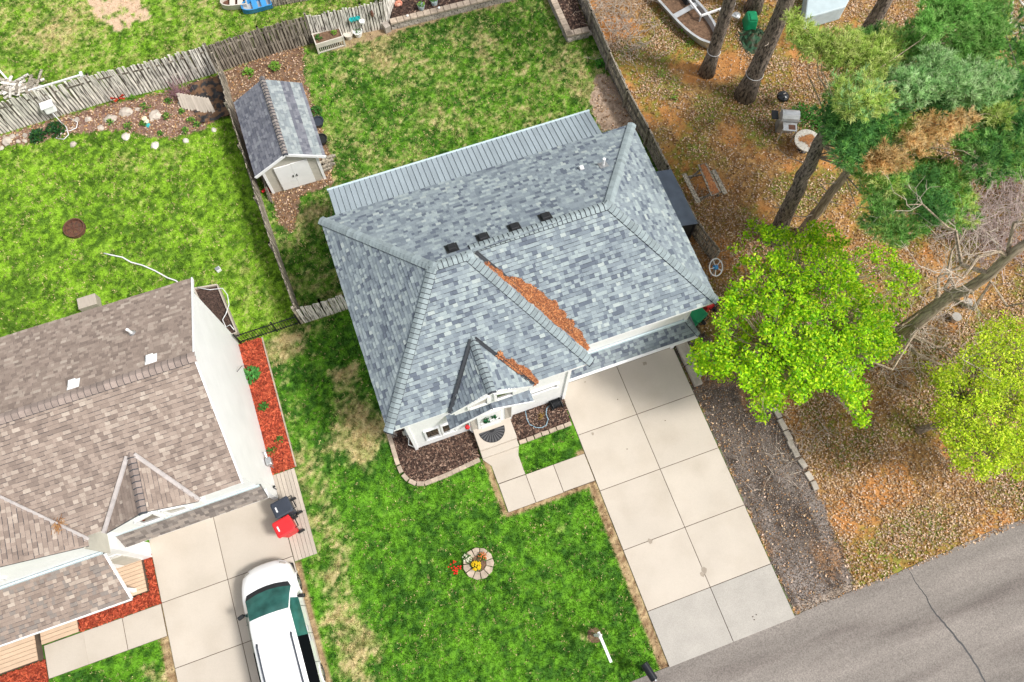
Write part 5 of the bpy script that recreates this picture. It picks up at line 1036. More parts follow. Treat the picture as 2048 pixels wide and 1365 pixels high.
# ================================================================ MINIVAN
def van():
    cx, y0 = -7.57, -.02
    V = thing('minivan', 'white minivan parked on the neighbouring driveway facing the garage', 'minivan', (cx, 2.55, 0))
    #      y    w_sill w_body w_belt zb   w_re  z_re  w_r4  z_r4  z_c
    st = [(0.00, .70, .80, .78, .80, .70, .90, .45, .95, .96),
          (0.10, .86, .92, .90, .98, .74, 1.42, .55, 1.50, 1.52),
          (0.30, .90, .965, .95, 1.02, .76, 1.60, .60, 1.685, 1.70),
          (0.75, .92, .985, .97, 1.04, .755, 1.655, .62, 1.73, 1.75),
          (1.60, .93, .99, .975, 1.04, .755, 1.67, .62, 1.745, 1.765),
          (2.50, .93, .99, .975, 1.03, .745, 1.665, .62, 1.74, 1.76),
          (3.05, .93, .99, .97, 1.02, .735, 1.65, .62, 1.72, 1.74),
          (3.30, .93, .99, .965, 1.02, .72, 1.60, .62, 1.665, 1.69),
          (3.80, .92, .99, .96, 1.02, .78, 1.27, .71, 1.32, 1.345),
          (4.08, .92, .985, .95, 1.00, .855, 1.065, .76, 1.10, 1.125),
          (4.25, .92, .98, .945, .97, .86, 1.02, .62, 1.055, 1.075),
          (4.60, .90, .95, .905, .89, .80, .96, .55, 1.0, 1.015),
          (4.90, .84, .88, .83, .78, .70, .86, .46, .90, .91),
          (5.08, .72, .74, .68, .66, .56, .72, .36, .76, .77),
          (5.18, .50, .52, .50, .58, .42, .62, .26, .64, .645)]
    st = np.array(st); ys_ = sorted(set([.0, .05, .1, .2, .3, .5, .75, 1.0, 1.3, 1.36, 1.6, 2.0, 2.3, 2.36, 2.7, 3.05, 3.2, 3.3, 3.5, 3.65, 3.8, 3.95, 4.08, 4.16, 4.25, 4.4, 4.6, 4.75, 4.9, 5.0, 5.08, 5.14, 5.18]))
    I = lambda y, c: float(np.interp(y, st[:, 0], st[:, c]))
    rows = []
    for y in ys_:
        ws, wb, wl, zb, wr, zr, w4, z4, zc = [I(y, c) for c in range(1, 10)]
        half = [(ws, .22), (wb, .42), (wb, .62), (wl, zb), (wr*.35+wl*.65, zb*.62+zr*.38), (wr, zr), ((wr+w4)/2+.02, (zr+z4)/2+.012), (w4, z4), (w4*.5, (z4+zc)/2+.005), (0, zc)]
        kc = float(np.interp(y, [2.9, 4.1, 4.6, 5.18], [0, .2, .14, .04])); cv = lambda x: y+kc*(1-(x/wb)**2)-kc*.35
        rows.append([(x, cv(x), z) for x, z in half] + [(-x, cv(x), z) for x, z in half[-2::-1]])
    n = len(rows[0]); vs = [(cx+p[0], y0+p[1], p[2]) for r in rows for p in r]
    parts = {'body': [], 'windshield': [], 'sideL': [], 'cowl': [], 'rear': []}; sidew = {}
    for i in range(len(ys_)-1):
        ym = (ys_[i]+ys_[i+1])/2
        for j in range(n-1):
            f = (i*n+j, i*n+j+1, (i+1)*n+j+1, (i+1)*n+j); jj = min(j, n-2-j); side = 0 if j < n/2 else 1; k = 'body'
            if 3.3 < ym < 4.08 and jj >= 6: k = 'windshield'
            elif 4.08 < ym < 4.25 and jj >= 6: k = 'cowl'
            elif jj in (3, 4) and .3 < ym < 3.65:
                k = ('win', side, 0 if ym < 1.3 else 1 if ym < 2.3 else 2); sidew.setdefault(k, []).append(f); continue
            elif jj >= 6 and .05 < ym < .3: k = 'rear'
            parts[k].append(f)
    parts['body'].append(tuple(range(n-1, -1, -1))); parts['body'].append(tuple((len(ys_)-1)*n+j for j in range(n)))
    def sub(faces, name, m, smooth=True, parent=V):
        ids = sorted({i for f in faces for i in f}); mp = {a: k for k, a in enumerate(ids)}
        return MB().add([vs[i] for i in ids], [tuple(mp[i] for i in f) for f in faces]).obj(name, mt[m], parent, smooth=smooth)
    body = sub(parts['body'], 'body', 'carpaint'); sub(parts['windshield'], 'windshield', 'carglass'); sub(parts['cowl'], 'cowl', 'black'); sub(parts['rear'], 'rear_window', 'cardark')
    for (k, s_, w_), f in sidew.items(): sub(f, 'side_window', 'carglass' if w_ == 2 else 'cardark')
    MB().box((cx, y0+2.6, .2), (1.8, 4.7, .12)).obj('underbody', mt['black'], V)
    for x in (-1, 1):
        for y in (.95, 4.2):
            c = Vector((cx+x*.87, y0+y, .33)); w_ = MB().lathe([(.2, -.11), (.31, -.11), (.335, -.06), (.335, .06), (.31, .11), (.2, .11)], c, 24, ax=(x, 0, 0)).obj('wheel', mt['rubber'], V, smooth=False)
            MB().lathe([(.21, .0), (.21, .115), (.17, .10), (.05, .122)], c, 20, ax=(x, 0, 0)).obj('rim', mt['chrome'], w_)
            b = MB(); prev = None
            for k in range(13):
                a_ = math.pi*k/12; p = c+Vector((x*.112, .37*math.cos(a_), .37*math.sin(a_)))
                if prev: b.bar(prev, p, .05, .05, (x, 0, 0))
                prev = p
            b.obj('wheel_arch', mt['carpaint'], V)
        m_ = MB().box((cx+x*1.10, y0+3.62, 1.07), (.24, .14, .17), rz=-x*.3, top=.85).obj('mirror', mt['black'], V, bevel=.03); MB().bar((cx+x*.95, y0+3.65, 1.03), (cx+x*1.06, y0+3.63, 1.05), .06, .06).obj('mirror_arm', mt['black'], m_)
        r_ = MB().tube([(cx+x*.60, y0+.75, 1.745), (cx+x*.60, y0+.85, 1.79), (cx+x*.60, y0+1.7, 1.81), (cx+x*.595, y0+2.4, 1.8), (cx+x*.595, y0+2.5, 1.75)], [.034, .03, .026, .03, .034], 6).obj('roof_rail', mt['navy'], V)
        MB().box((cx+x*.63, y0+4.93, .75), (.26, .22, .13), rz=-x*.55, rx=-.5).obj('headlight', mt['glass2'], V, bevel=.03)
        MB().box((cx+x*.80, y0+.08, 1.1), (.14, .1, .4)).obj('tail_light', mt['red'], V)
        MB().bar((cx+x*.15-.2, y0+4.15, 1.125), (cx+x*.4-.1, y0+4.1, 1.13), .025, .02).obj('wiper', mt['black'], V)
        for y in (1.33, 2.33, 3.3): MB().bar((cx+x*.993, y0+y, .3), (cx+x*.98, y0+y, 1.03), .012, .012).obj('door_seam', mt['cardark'], V)
        for y in (2.18, 2.5): MB().box((cx+x*.995, y0+y, .9), (.03, .2, .035)).obj('door_handle', mt['cardark' if 0 else 'chrome'], V)
van()
# ================================================================ BINS
def bin_(label, c, m, rz, lidm=None, h=1.05):
    t = thing('wheeled_bin', label, 'bin', (c[0], c[1], 0), rz); Mx = wmat(t); T = lambda p: Mx @ Vector(p)
    b = MB(); q = [(-.24, -.25, .06), (.22, -.25, .06), (.22, .25, .06), (-.24, .25, .06), (-.32, -.29, h-.08), (.29, -.29, h-.08), (.29, .29, h-.08), (-.32, .29, h-.08)]
    b.add([T(p) for p in q], [(3, 2, 1, 0), (0, 1, 5, 4), (1, 2, 6, 5), (2, 3, 7, 6), (3, 0, 4, 7)]); b.obj('body', m, t, bevel=.03)
    b = MB(); L0 = [(-.36, -.31), (.27, -.31), (.30, -.22), (.30, .22), (.27, .31), (-.36, .31), (-.40, .24), (-.40, -.24)]
    vs = [T((x, y, h-.09)) for x, y in L0] + [T((x, y, h-.03)) for x, y in L0] + [T((x*.84-.01, y*.82, h)) for x, y in L0]; k = 8
    b.add(vs, [tuple(range(k-1, -1, -1)), tuple(range(2*k, 3*k))] + [(i, (i+1) % k, k+(i+1) % k, k+i) for i in range(k)] + [(k+i, k+(i+1) % k, 2*k+(i+1) % k, 2*k+i) for i in range(k)]); lid = b.obj('lid', m, t)
    MB().bar(T((-.25, -.1, h+.003)), T((-.25, .1, h+.003)), .05, .004).obj('emblem', mt['trim'], lid)
    MB().tube([T((.3, -.24, h-.1)), T((.42, -.24, h-.06)), T((.42, .24, h-.06)), T((.3, .24, h-.1))], .022, 8).obj('handle', mt['black'], t)
    for s_ in (-1, 1): MB().lathe([(.02, -.03), (.13, -.03), (.13, .03), (.02, .03)], T((.30, s_*.29, .13)), 16, ax=Mx.to_3x3() @ Vector((0, 1, 0))).obj('wheel', mt['rubber'], t)
    return t
bin_('charcoal wheeled bin standing on the boardwalk by the garage', g(566, 1014, 1.0), mt['navy'], .18); bin_('red wheeled bin standing on the boardwalk behind the minivan', g(570, 1052, 1.0), mt['red'], .2)
bin_('green wheeled bin tucked beside the garage corner', (11.25, 8.72, 0), mt['green'], -1.2); bin_('red wheeled bin behind the green one below the leafy tree', (11.95, 9.15, 0), mt['red'], -1.3)
# wheel reel by the corner
c = g(1432, 535, .9); t = thing('hose_cart', 'white spoked wheel of a cart beside the house corner', 'cart', (c.x, c.y, 0)); ax = Vector((.35, -.5, .8)).normalized(); M3 = ax.to_track_quat('Z', 'Y').to_matrix()
ring = [c+M3 @ Vector((.36*math.cos(a_), .36*math.sin(a_), 0)) for a_ in np.linspace(0, 2*math.pi, 25)]
MB().tube(ring, .028, 6).obj('rim', mt['white'], t)
for k in range(5): MB().bar(c, c+M3 @ Vector((.36*math.cos(k*1.257), .36*math.sin(k*1.257), 0)), .03, .02).obj('spoke', mt['white'], t)
MB().lathe([(.1, -.1), (.1, .04), (.05, .06)], c, 14, ax=ax).obj('hub', mt['blue'], t); MB().bar(c, (c.x, c.y, 0), .06, .06).obj('leg', mt['chrome'], t); MB().lathe([(.2, 0), (.24, .35), (.22, .35)], (c.x-.5, c.y-.1, 0), 16).solo('bucket', mt['chrome'], 'grey bucket beside the spoked cart wheel', 'bucket', (c.x-.5, c.y-.1, 0))
# ================================================================ SIGN POST, MAILBOX, FLOWER RING
p = Vector((2.93, -1.2, 0)); t = thing('sign_post', 'white yard sign post with long arm on the front lawn', 'sign post', p)
MB().box((p.x, p.y, .9), (.09, .09, 1.8)).obj('post', mt['white'], t); MB().lathe([(.075, 0), (.075, .03), (.0, .1)], p+Vector((0, 0, 1.8)), 4).obj('finial', mt['white'], t)
a_ = g(1187, 1278, 1.62); e = g(1210, 1332, 1.62); e = p + (e-a_); MB().bar((p.x, p.y+.12, 1.62), (e.x, e.y, 1.62), .09, .09).obj('arm', mt['white'], t); MB().bar((p.x, p.y-.05, 1.25), (p.x+.02, p.y-.35, 1.58), .05, .05).obj('brace', mt['white'], t)
b = MB(); b.lathe([(.0, 0), (.28, .0), (.2, .02), (.0, .03)], (p.x, p.y, 0), 18); b.solo('bare_soil', mt['soil'], 'ring of bare soil at the foot of the white sign post', 'soil', (p.x, p.y, 0))
p = Vector((4.14, -2.75, 0)); t = thing('mailbox', 'black rounded mailbox on a post at the road edge', 'mailbox', (p.x, p.y, 0)); d = Vector((.16, -.68, 0)).normalized(); a_ = math.atan2(d.y, d.x); MB().box((p.x, p.y-.1, .5), (.1, .1, 1.0)).obj('post', mt['black'], t)
c = Vector((p.x-.05, p.y+.12, 1.02)); b = MB(); sd_ = Vector((-d.y, d.x, 0)); pr = [(-.13, 0), (.13, 0), (.13, .14)]+[(.13*math.cos(q), .14+.13*math.sin(q)) for q in np.linspace(.3, 2.84, 7)]+[(-.13, .14)]; n = len(pr)
o_ = c-d*.05; vs = [o_+sd_*x+Vector((0, 0, z)) for x, z in pr]+[o_+d*.62+sd_*x+Vector((0, 0, z)) for x, z in pr]; b.add(vs, [tuple(range(n)), tuple(range(2*n-1, n-1, -1))]+[((i+1) % n, i, n+i, n+(i+1) % n) for i in range(n)]); b.obj('box', mt['blackm'], t)
MB().box(c+d*.58+Vector((0, 0, .3)), (.05, .05, .06), rz=a_).obj('door_pull', mt['chrome'], t); MB().bar(p+Vector((0, -.05, .6)), c+d*.3, .05, .05).obj('brace', mt['black'], t)
c = g(957, 1128); t = thing('flower_ring', 'round paver ring planter on the front lawn', 'planter', c)
for k in range(11):
    a0_, a1_ = k*2*math.pi/11+.03, (k+1)*2*math.pi/11-.03; MB().prism([(c.x+r*math.cos(q), c.y+r*math.sin(q)) for r, q in ((.3, a0_), (.56, a0_), (.585, (a0_+a1_)/2), (.56, a1_), (.3, a1_))], -.02, .14+random.uniform(-.01, .01)).obj('paver', mt['paver'], t, bevel=.012)
MB().lathe([(.31, -.02), (.31, .1), (.0, .11)], c, 18).obj('soil', mt['soil'], t)
plant('flower_clump', 'yellow flower clump in the round paver ring', 0, 0, .2, .22, MG, 40, .05, p=c+Vector((-.1, -.05, .1)), flow=((.85, .62, .02), 70, .03), cat='flowers')
plant('flower_clump', 'orange flower clump in the round paver ring', 0, 0, .18, .2, MG, 40, .05, p=c+Vector((.22, .18, .1)), flow=((.75, .25, .08), 30, .025), cat='flowers')
plant('flower_clump', 'white and purple flowers at the edge of the paver ring', 0, 0, .2, .2, MG, 40, .05, p=c+Vector((-.33, .33, .12)), flow=((.75, .75, .6), 22, .028), cat='flowers')
plant('flower_clump', 'red flower clump on the lawn beside the paver ring', 908, 1137, .3, .2, MG, 45, .05, flow=((.8, .04, .03), 26, .035), cat='flowers')
# ================================================================ FRONT DETAILS
c = Vector((1.9, 7.0, .403)); b = MB(); n = 24
for k in range(n):
    a0_, a1_ = math.pi*(1+k/n), math.pi*(1+(k+1)/n); q = .012 if k % 2 else .022
    b.add([c+Vector((.12*math.cos(a0_), .12*math.sin(a0_)+.16, q)), c+Vector((.5*math.cos(a0_), .5*math.sin(a0_)+.16, q)), c+Vector((.5*math.cos(a1_), .5*math.sin(a1_)+.16, q)), c+Vector((.12*math.cos(a1_), .12*math.sin(a1_)+.16, q))], [(0, 1, 2, 3)], (.03, .03, .033) if k % 2 else (.09, .09, .095))
pts = [(c.x+.52*math.cos(q), c.y+.16+.52*math.sin(q)) for q in np.linspace(math.pi, 2*math.pi, 25)]; b.prism(pts, c.z-.004, c.z+.008, (.02, .02, .022)); b.solo('doormat', mt['chips'], 'black half round ribbed doormat on the porch', 'doormat', c)
c = g(1112, 808, .2); t = thing('hose_reel', 'black hose reel on dark mulch against the front wall', 'hose reel', (c.x, c.y, 0))
MB().lathe([(.2, -.2), (.2, -.17), (.1, -.16), (.1, .16), (.2, .17), (.2, .2)], (c.x, c.y, .24), 18, ax=(1, .1, 0)).obj('drum', mt['black'], t)
for k in range(6): MB().tube([(c.x-.13+k*.05, c.y+.17*math.cos(q), .24+.17*math.sin(q)) for q in np.linspace(0, 6.28, 14)], .02, 5).obj('hose_coil', mt['blackm'], t)
for x in (-.22, .22): MB().box((c.x+x, c.y, .14), (.04, .4, .28)).obj('stand', mt['black'], t)
hp = [c6(*p) for p in ((1450, 600), (1425, 625), (1420, 680), (1440, 725), (1420, 780), (1380, 800), (1330, 800), (1270, 770), (1245, 720), (1230, 640))]
b = MB(); b.tube([g(x, y, .07) for x, y in hp], .022, 6); b.solo('garden_hose', mt['hose'], 'blue grey garden hose looping over the dark mulch', 'hose', g(*hp[5], .05), smooth=True)
plant('dry_plant', 'small dry yellowish plant inside the hose loop', 1082, 834, .18, .15, [(.35, .24, .06), (.3, .18, .05)], 40, .05)
c = g(933, 853, 1.2); c = Vector((1.02, 7.38, 1.2)); b = MB(); b.lathe([(.0, -.12), (.07, -.1), (.1, -.02), (.07, .08), (.02, .12)], c, 12); b.bar(c+Vector((0, 0, .1)), c+Vector((0, .12, .3)), .015, .015); b.solo('hanging_ornament', mt['red'], 'red bulb shaped ornament hanging beside the front door', 'ornament', c)
t = thing('utility_meter', 'grey electric meter on the corner of the white front wall', 'meter', (-1.15, 7.9, 0)); MB().box((-1.17, 7.9, 1.3), (.18, .3, .45)).obj('box', mt['chrome'], t); MB().lathe([(.09, 0), (.09, .08), (.05, .1)], (-1.26, 7.9, 1.4), 14, ax=(-1, 0, 0)).obj('dial', mt['glass2'], t); MB().tube([(-1.15, 7.95, 0), (-1.15, 7.95, 1.1)], .03, 8).obj('conduit', mt['chrome'], t); MB().tube([(-1.2, 7.75, 1.1), (-1.3, 7.6, .7), (-1.15, 7.55, .3)], .02, 6).obj('cable', mt['trim'], t)
b = MB().box((-1.75, 8.35, .04), (.22, .28, .08)); b.solo('drain_cover', mt['concrete2'], 'small grey drain cover at the house corner edging', 'drain', (-1.75, 8.35, 0), bevel=.01)
t = thing('utility_meter', 'grey gas meter on the white side wall by the red mulch', 'meter', (-6.5, 8.75, 0)); MB().box((-6.47, 8.75, .75), (.22, .3, .3)).obj('box', mt['chrome'], t, bevel=.04); MB().tube([(-6.5, 8.65, 0), (-6.5, 8.65, .7)], .025, 8).obj('pipe', mt['chrome'], t); MB().tube([(-6.5, 8.85, .8), (-6.5, 9.1, .9), (-6.6, 9.1, .9)], .025, 8).obj('pipe', mt['chrome'], t)
t = thing('bird_feeder_hook', 'thin black hook bracket on the white wall above the leafy plant', 'bracket', (-6.6, 12.2, 0)); p = g(480, 742, 1.6); p.x = -6.6
MB().tube([p, p+Vector((.25, .1, .15)), p+Vector((.45, .1, .05)), p+Vector((.4, .05, -.1))], .012, 6).obj('hook', mt['blackm'], t)
t = thing('wall_hydrant', 'small black garden tap stand on the boardwalk by the wall', 'tap', g(553, 980)); p = g(553, 980); MB().box((p.x, p.y, .25), (.05, .05, .5)).obj('post', mt['blackm'], t); MB().box((p.x, p.y, .5), (.2, .06, .06), rz=.4).obj('head', mt['blackm'], t)
# grey covered lean-to, steps beside the garage
t = thing('covered_shelter', 'slate grey tarp covered shelter between the house and woodland fence', 'shelter', (12., 13.5, 0))
b = MB(); q = [(11.2, 14.85, 2.15), (12.52, 14.75, 1.95), (12.52, 12.05, 1.95), (11.2, 12.2, 2.15)]; b.slab3(q, .04); b.obj('cover', mt['tarp'], t)
b = MB(); b.prism([(11.25, 12.25), (12.45, 12.12), (12.45, 14.7), (11.25, 14.8)], 0, 1.9); b.obj('side_panel', mt['black'], t)
for x, y in ((12.46, 12.1), (12.46, 14.7)): MB().box((x, y, .97), (.06, .06, 1.94)).obj('post', mt['blackm'], t)
for x, y, l in (((10.28), 7.55, 'upper'), (10.28, 6.6, 'lower')): MB().box((x+.06, y, .1), (.34, .92, .2)).solo('concrete_block', mt['conold'], f'{"upper" if l == "upper" else "lower"} old concrete step block along the driveway edge by the garage', 'block', (x, y, 0), bevel=.02)
MB().box((10.56, 7.25, .07), (.2, 1.6, .14)).solo('concrete_block', mt['conold'], 'long low concrete curb behind the step blocks', 'block', (10.56, 7.25, 0), bevel=.02)
# ================================================================ BACKYARD THINGS
c = (g(633, 100)+g(687, 78))/2
p0, p1 = g(633, 92, .55), g(686, 76, .55); d = (p1-p0); L_ = d.length; d.normalize(); nn = Vector((-d.y, d.x, 0)); t = thing('planter_box', 'white wooden raised planter box with slatted base and soil', 'planter', (p0.x, p0.y, 0))
o_ = Vector((p0.x, p0.y, 0)); dp = .62; C8 = lambda u, v, z: o_+d*u+nn*v+Vector((0, 0, z))
for v in (0, dp): MB().bar(C8(0, v, .52), C8(L_, v, .52), .05, .26).obj('side_board', mt['cream'], t)
for u in (0, L_): MB().bar(C8(u, 0, .52), C8(u, dp, .52), .05, .256).obj('end_board', mt['cream'], t)
MB().bar(C8(.03, dp/2, .5), C8(L_-.03, dp/2, .5), dp-.05, .2).obj('soil', mt['soil'], t); MB().bar(C8(0, 0, .06), C8(L_, 0, .06), .05, .06).obj('rail', mt['cream'], t)
for i in range(14): MB().bar(C8(L_*(i+.5)/14, 0, .02), C8(L_*(i+.5)/14, 0, .4), .025, .03).obj('slat', mt['cream'], t)
for u in (0, L_):
    for v in (0, dp): MB().bar(C8(u, v, 0), C8(u, v, .66), .07, .07).obj('leg', mt['cream'], t)
plant('leafy_plant', 'dark green herb at one end of the raised planter box', 0, 0, .16, .2, MG, 40, .05, p=C8(.22, dp/2, .6)); plant('leafy_plant', 'yellow green herb at the other end of the planter box', 0, 0, .16, .2, LG, 40, .05, p=C8(L_-.3, dp/2, .6))
def pot(label, c, r, h, m, pal=None, group=None):
    t = thing('plant_pot', label, 'pot', c); c = Vector(c); MB().lathe([(r*.72, 0), (r*.98, h*.85), (r*1.05, h), (r*.88, h), (r*.84, h*.8)], c, 20).obj('pot', mt[m], t, smooth=False); MB().lathe([(r*.84, h*.78), (0, h*.8)], c, 16).obj('soil', mt['soil'], t)
    if pal: plant('potted_plant', label.replace('pot', 'potted plant', 1) if 0 else 'green sprigs growing in the '+label, 0, 0, r*.8, .18, pal, 26, .045, p=c+Vector((0, 0, h*.8)))
pot('cream round pot beside the planter box', g(698, 76), .22, .3, 'cream'); pot('white round pot with green sprigs near the fence', g(717, 71), .22, .3, 'white', MG)
c = g(716, 44, .9)
pot('white small wall pot on the pale fence', Vector((2.62, 27.38, .75)), .13, .16, 'white')
tp = thing('wall_planter', 'row of three teal round planters hung on the fence', 'planter', (1.9, 27.4, .9)); 
for k, px in enumerate((703, 709.5, 716)): q = g(px-1, 38, 1.0); MB().lathe([(.07, 0), (.11, .12), (.12, .14), (.085, .14), (.08, .09)], (q.x, 27.42, 1.0), 14).obj('cup', mt['teal'], tp)
t = thing('wall_ornament', 'small rust coloured gnome shaped ornament on the fence', 'ornament', (3.0, 27.36, 1.1)); q = g(744, 28, 1.2); MB().lathe([(.06, -.18), (.09, -.05), (.06, .06), (.07, .12), (.0, .22)], (q.x, 27.38, 1.2), 10).obj('figure', mt['rust'], t)
q = g(800, 25); b = MB()
for k in range(9): a_ = k*.698; b.lathe([(.0, -.02), (.07, 0), (.0, .03)], (q.x+.13*math.cos(a_), q.y+.02, .55+.13*math.sin(a_)), 8, col=(.62, .24, .16), ax=(0, -1, .6))
b.lathe([(.0, -.02), (.1, .02), (.0, .05)], (q.x, q.y, .55), 10, col=(.75, .4, .3), ax=(0, -1, .6)); b.bar((q.x, q.y+.03, -.02), (q.x, q.y+.03, .5), .02, .02, col=(.1, .1, .1)); b.solo('garden_stake', mt['chips'], 'coral pink flower shaped garden stake by the wall', 'ornament', (q.x, q.y, 0))
for px, py, l in ((843, 18, 'pale green pot with young plant nearer the coral stake'), (869, 9, 'pale green pot with young plant farther along the raised bed')):
    q = g(px, py, .36); t = thing('plant_pot', l, 'pot', q); MB().lathe([(.13, 0), (.17, .26), (.15, .26), (.14, .2)], q, 16).obj('pot', mt['ltarp'], t); plant('potted_plant', 'young green plant growing in the '+l.replace(' with young plant', ''), 0, 0, .18, .22, LG+MG, 40, .055, p=q+Vector((0, 0, .22)))
for px, py, lb in ((815, 33, 'small white round light on the wall by the coral stake'), (878, 17, 'small white round light on the wall by the farther pot')): q = g(px, py, .46); MB().lathe([(.05, 0), (.06, .06), (.0, .1)], q, 10).solo('solar_light', mt['white'], lb, 'light', q, 'lights on the wall')
# beside the shed
for px, py, l, m in ((638, 250, 'dark pot with pale rim beside the shed wall', 'navy'), (645, 285, 'black empty pot beside the shed wall', 'black')): pot(l, g(px, py), .26, .3, m)
t = thing('firewood_stack', 'small stack of split firewood beside the shed', 'firewood', g(655, 335))
for i in range(11): q = g(648+random.uniform(0, 16), 318+i*2.6); MB().bar((q.x-.25, q.y, .08+.09*(i % 3)), (q.x+.25, q.y+.05, .08+.09*(i % 3)), .1, .09).obj('log', mt['woodg'], t)
b = MB(); q = g(533, 385); b.tube([(q.x-.15, q.y, .1), (q.x+.05, q.y+.1, .16), (q.x+.2, q.y-.05, .1)], .07, 8); b.solo('red_can', mt['red'], 'red watering can between the shed and fence', 'can', (q.x, q.y, 0))
t = thing('plank', 'old planks leaning against the shed side by the fence', 'planks', (-3.75, 20.4, 0))
for i in range(3): MB().bar((-3.72-.06*i, 20.0+.1*i, .0), (-3.7, 21.6, 1.4), .14, .03, (1, 0, 0)).obj('board', mt['woodd'], t)
# left yard
c = g(152, 460); t = thing('fire_ring', 'rusty round fire ring on the left lawn', 'fire ring', c); MB().lathe([(.40, 0), (.44, .0), (.45, .22), (.41, .22), (.40, .06), (.0, .05)], c, 26).obj('ring', mt['rust'], t)
for k in range(4): a_ = k*math.pi/4; MB().bar(c+Vector((math.cos(a_)*.42, math.sin(a_)*.42, .2)), c-Vector((math.cos(a_)*.42, math.sin(a_)*.42, -.2)), .015, .015).obj('grate_bar', mt['rust'], t)
b = MB(); b.tube([g(x, y, .06) for x, y in ((208, 507), (225, 511), (245, 515), (262, 525), (285, 531), (310, 542), (335, 556), (352, 562), (372, 580))], .032, 8); b.solo('drain_hose', mt['hosew'], 'white drain hose snaking across the left lawn', 'hose', g(280, 530), smooth=True)
c = g(438, 541); t = thing('junction_box', 'small white box on the lawn near the brown house corner', 'box', c); MB().box((c.x, c.y, .09), (.2, .2, .18), rz=.3).obj('body', mt['white'], t, bevel=.02); MB().box((c.x, c.y, .185), (.16, .16, .02), rz=.3).obj('lid', mt['chrome'], t)
t = thing('garden_box', 'raised wooden garden box of brown mulch behind the brown house', 'planter', (-7.1, 15.7, 0)); Q = [(-7.72, 16.95), (-6.78, 16.8), (-6.5, 14.45), (-7.3, 14.4)]
for i in range(4): a_, e = Q[i], Q[(i+1) % 4]; MB().bar((*a_, .2), (*e, .2), .06, .42).obj('side_board', mt['deckw'], t)
MB().prism(Q, 0, .3).obj('soil', mt['mulch'], t)
b = MB(); b.tube([g(x, y, .45) for x, y in ((395, 576), (420, 580), (445, 577), (455, 590), (458, 610), (452, 628), (445, 640), (452, 655), (460, 650), (468, 660))], .018, 6); b.solo('garden_hose', mt['hosew'], 'pale hose draped over the raised garden box', 'hose', g(450, 600, .4), smooth=True)
MB().box((*g(185, 612)[:2], .25), (.75, .5, .5), rz=0).solo('back_step', mt['deckw'], 'wooden step sticking out behind the brown roof', 'step', g(185, 612), bevel=.02)
# rock garden boulders
def rock(px, py, r, m='stone', label='pale fieldstone lying in the rock garden bed', group='rock garden stones', flat=.6):
    c = g(px, py); b = MB(); n1_, n2_ = 5, 9; vs = [c+Vector((0, 0, r*flat*random.uniform(.85, 1.1)))]; sx, sy, a0_ = random.uniform(.75, 1.1), random.uniform(.7, 1), random.uniform(0, 6)
    for i in range(1, n1_):
        for j in range(n2_):
            ph = math.pi/2*i/(n1_-1)*1.15; th_ = 2*math.pi*j/n2_; k = r*random.uniform(.8, 1.15); x, y = k*math.sin(ph)*math.cos(th_)*sx, k*math.sin(ph)*math.sin(th_)*sy; vs.append(c+Vector((x*math.cos(a0_)-y*math.sin(a0_), x*math.sin(a0_)+y*math.cos(a0_), r*flat*math.cos(ph)*random.uniform(.85, 1.1))))
    fs = [(0, 1+j, 1+(j+1) % n2_) for j in range(n2_)] + [(1+i*n2_+j, 1+(i+1)*n2_+j, 1+(i+1)*n2_+(j+1) % n2_, 1+i*n2_+(j+1) % n2_) for i in range(n1_-2) for j in range(n2_)]; b.add(vs, fs); return b.solo('boulder', mt[m], label, 'rock', c, group)
for x, y, r in ((45, 850, 42), (150, 815, 24), (150, 848, 20), (110, 850, 19), (185, 805, 18), (75, 822, 25), (105, 812, 15), (530, 720, 26), (605, 770, 28), (665, 715, 44), (755, 675, 48), (825, 660, 22), (930, 695, 45), (1212, 675, 16), (10, 890, 22), (460, 720, 22), (1213, 755, 9), (440, 868, 26), (1090, 615, 30), (25, 822, 15), (435, 768, 10)): rock(x/3, y/3, r/3/50, label={(45, 850): 'largest boulder of the stone pile by the dark feathery shrubs', (665, 715): 'long pale boulder lying between smaller stones and a perennial', (755, 675): 'large grey boulder below the red butterfly ornament', (930, 695): 'large grey boulder beside the cream and teal ornament', (1090, 615): 'boulder against the upper edge of the leaning board panel', (440, 868): 'lone flat stone sunk in the lawn beside the white hose'}.get((x, y), 'rounded stone in the stone pile beside the dark feathery shrubs' if x < 200 else 'small pale fieldstone lying in the rock garden mulch'))
for x, y, r in ((757, 822, 32), (930, 875, 30), (1115, 847, 25), (1283, 782, 23)): rock(x/3, y/3, r/3/48, 'cream', 'bright white rock along the rock garden lawn edge', 'white border rocks')
t = thing('board_panel', 'pale weathered board panel leaning in the rock garden', 'panel', g(395, 205)); A_, B_, C9, D_ = g(353, 186, .45), g(416, 197, .45), g(433, 230, .05), g(364, 217, .05)
for i in range(11):
    u0 = (i+.5)/11; p, q = A_.lerp(B_, u0), D_.lerp(C9, u0); MB().bar(p, q, .15, .03).obj('board', mt['deckw'], t)
for k in (.2, .8): MB().bar(A_.lerp(D_, k)-Vector((0, 0, .05)), B_.lerp(C9, k)-Vector((0, 0, .05)), .07, .05).obj('batten', mt['woodg'], t)
b = MB(); x0, x1, y0_, y1_ = -5.9, -4.3, 25.0, 27.3; k = 14; P_ = [(x0+(x1-x0)*i/k, y0_+(y1_-y0_)*j/k, .03+.22*float(fbm(np.array([i*.9]), np.array([j*.9]), .6, 2, 5)[0])**1.5) for j in range(k+1) for i in range(k+1)]
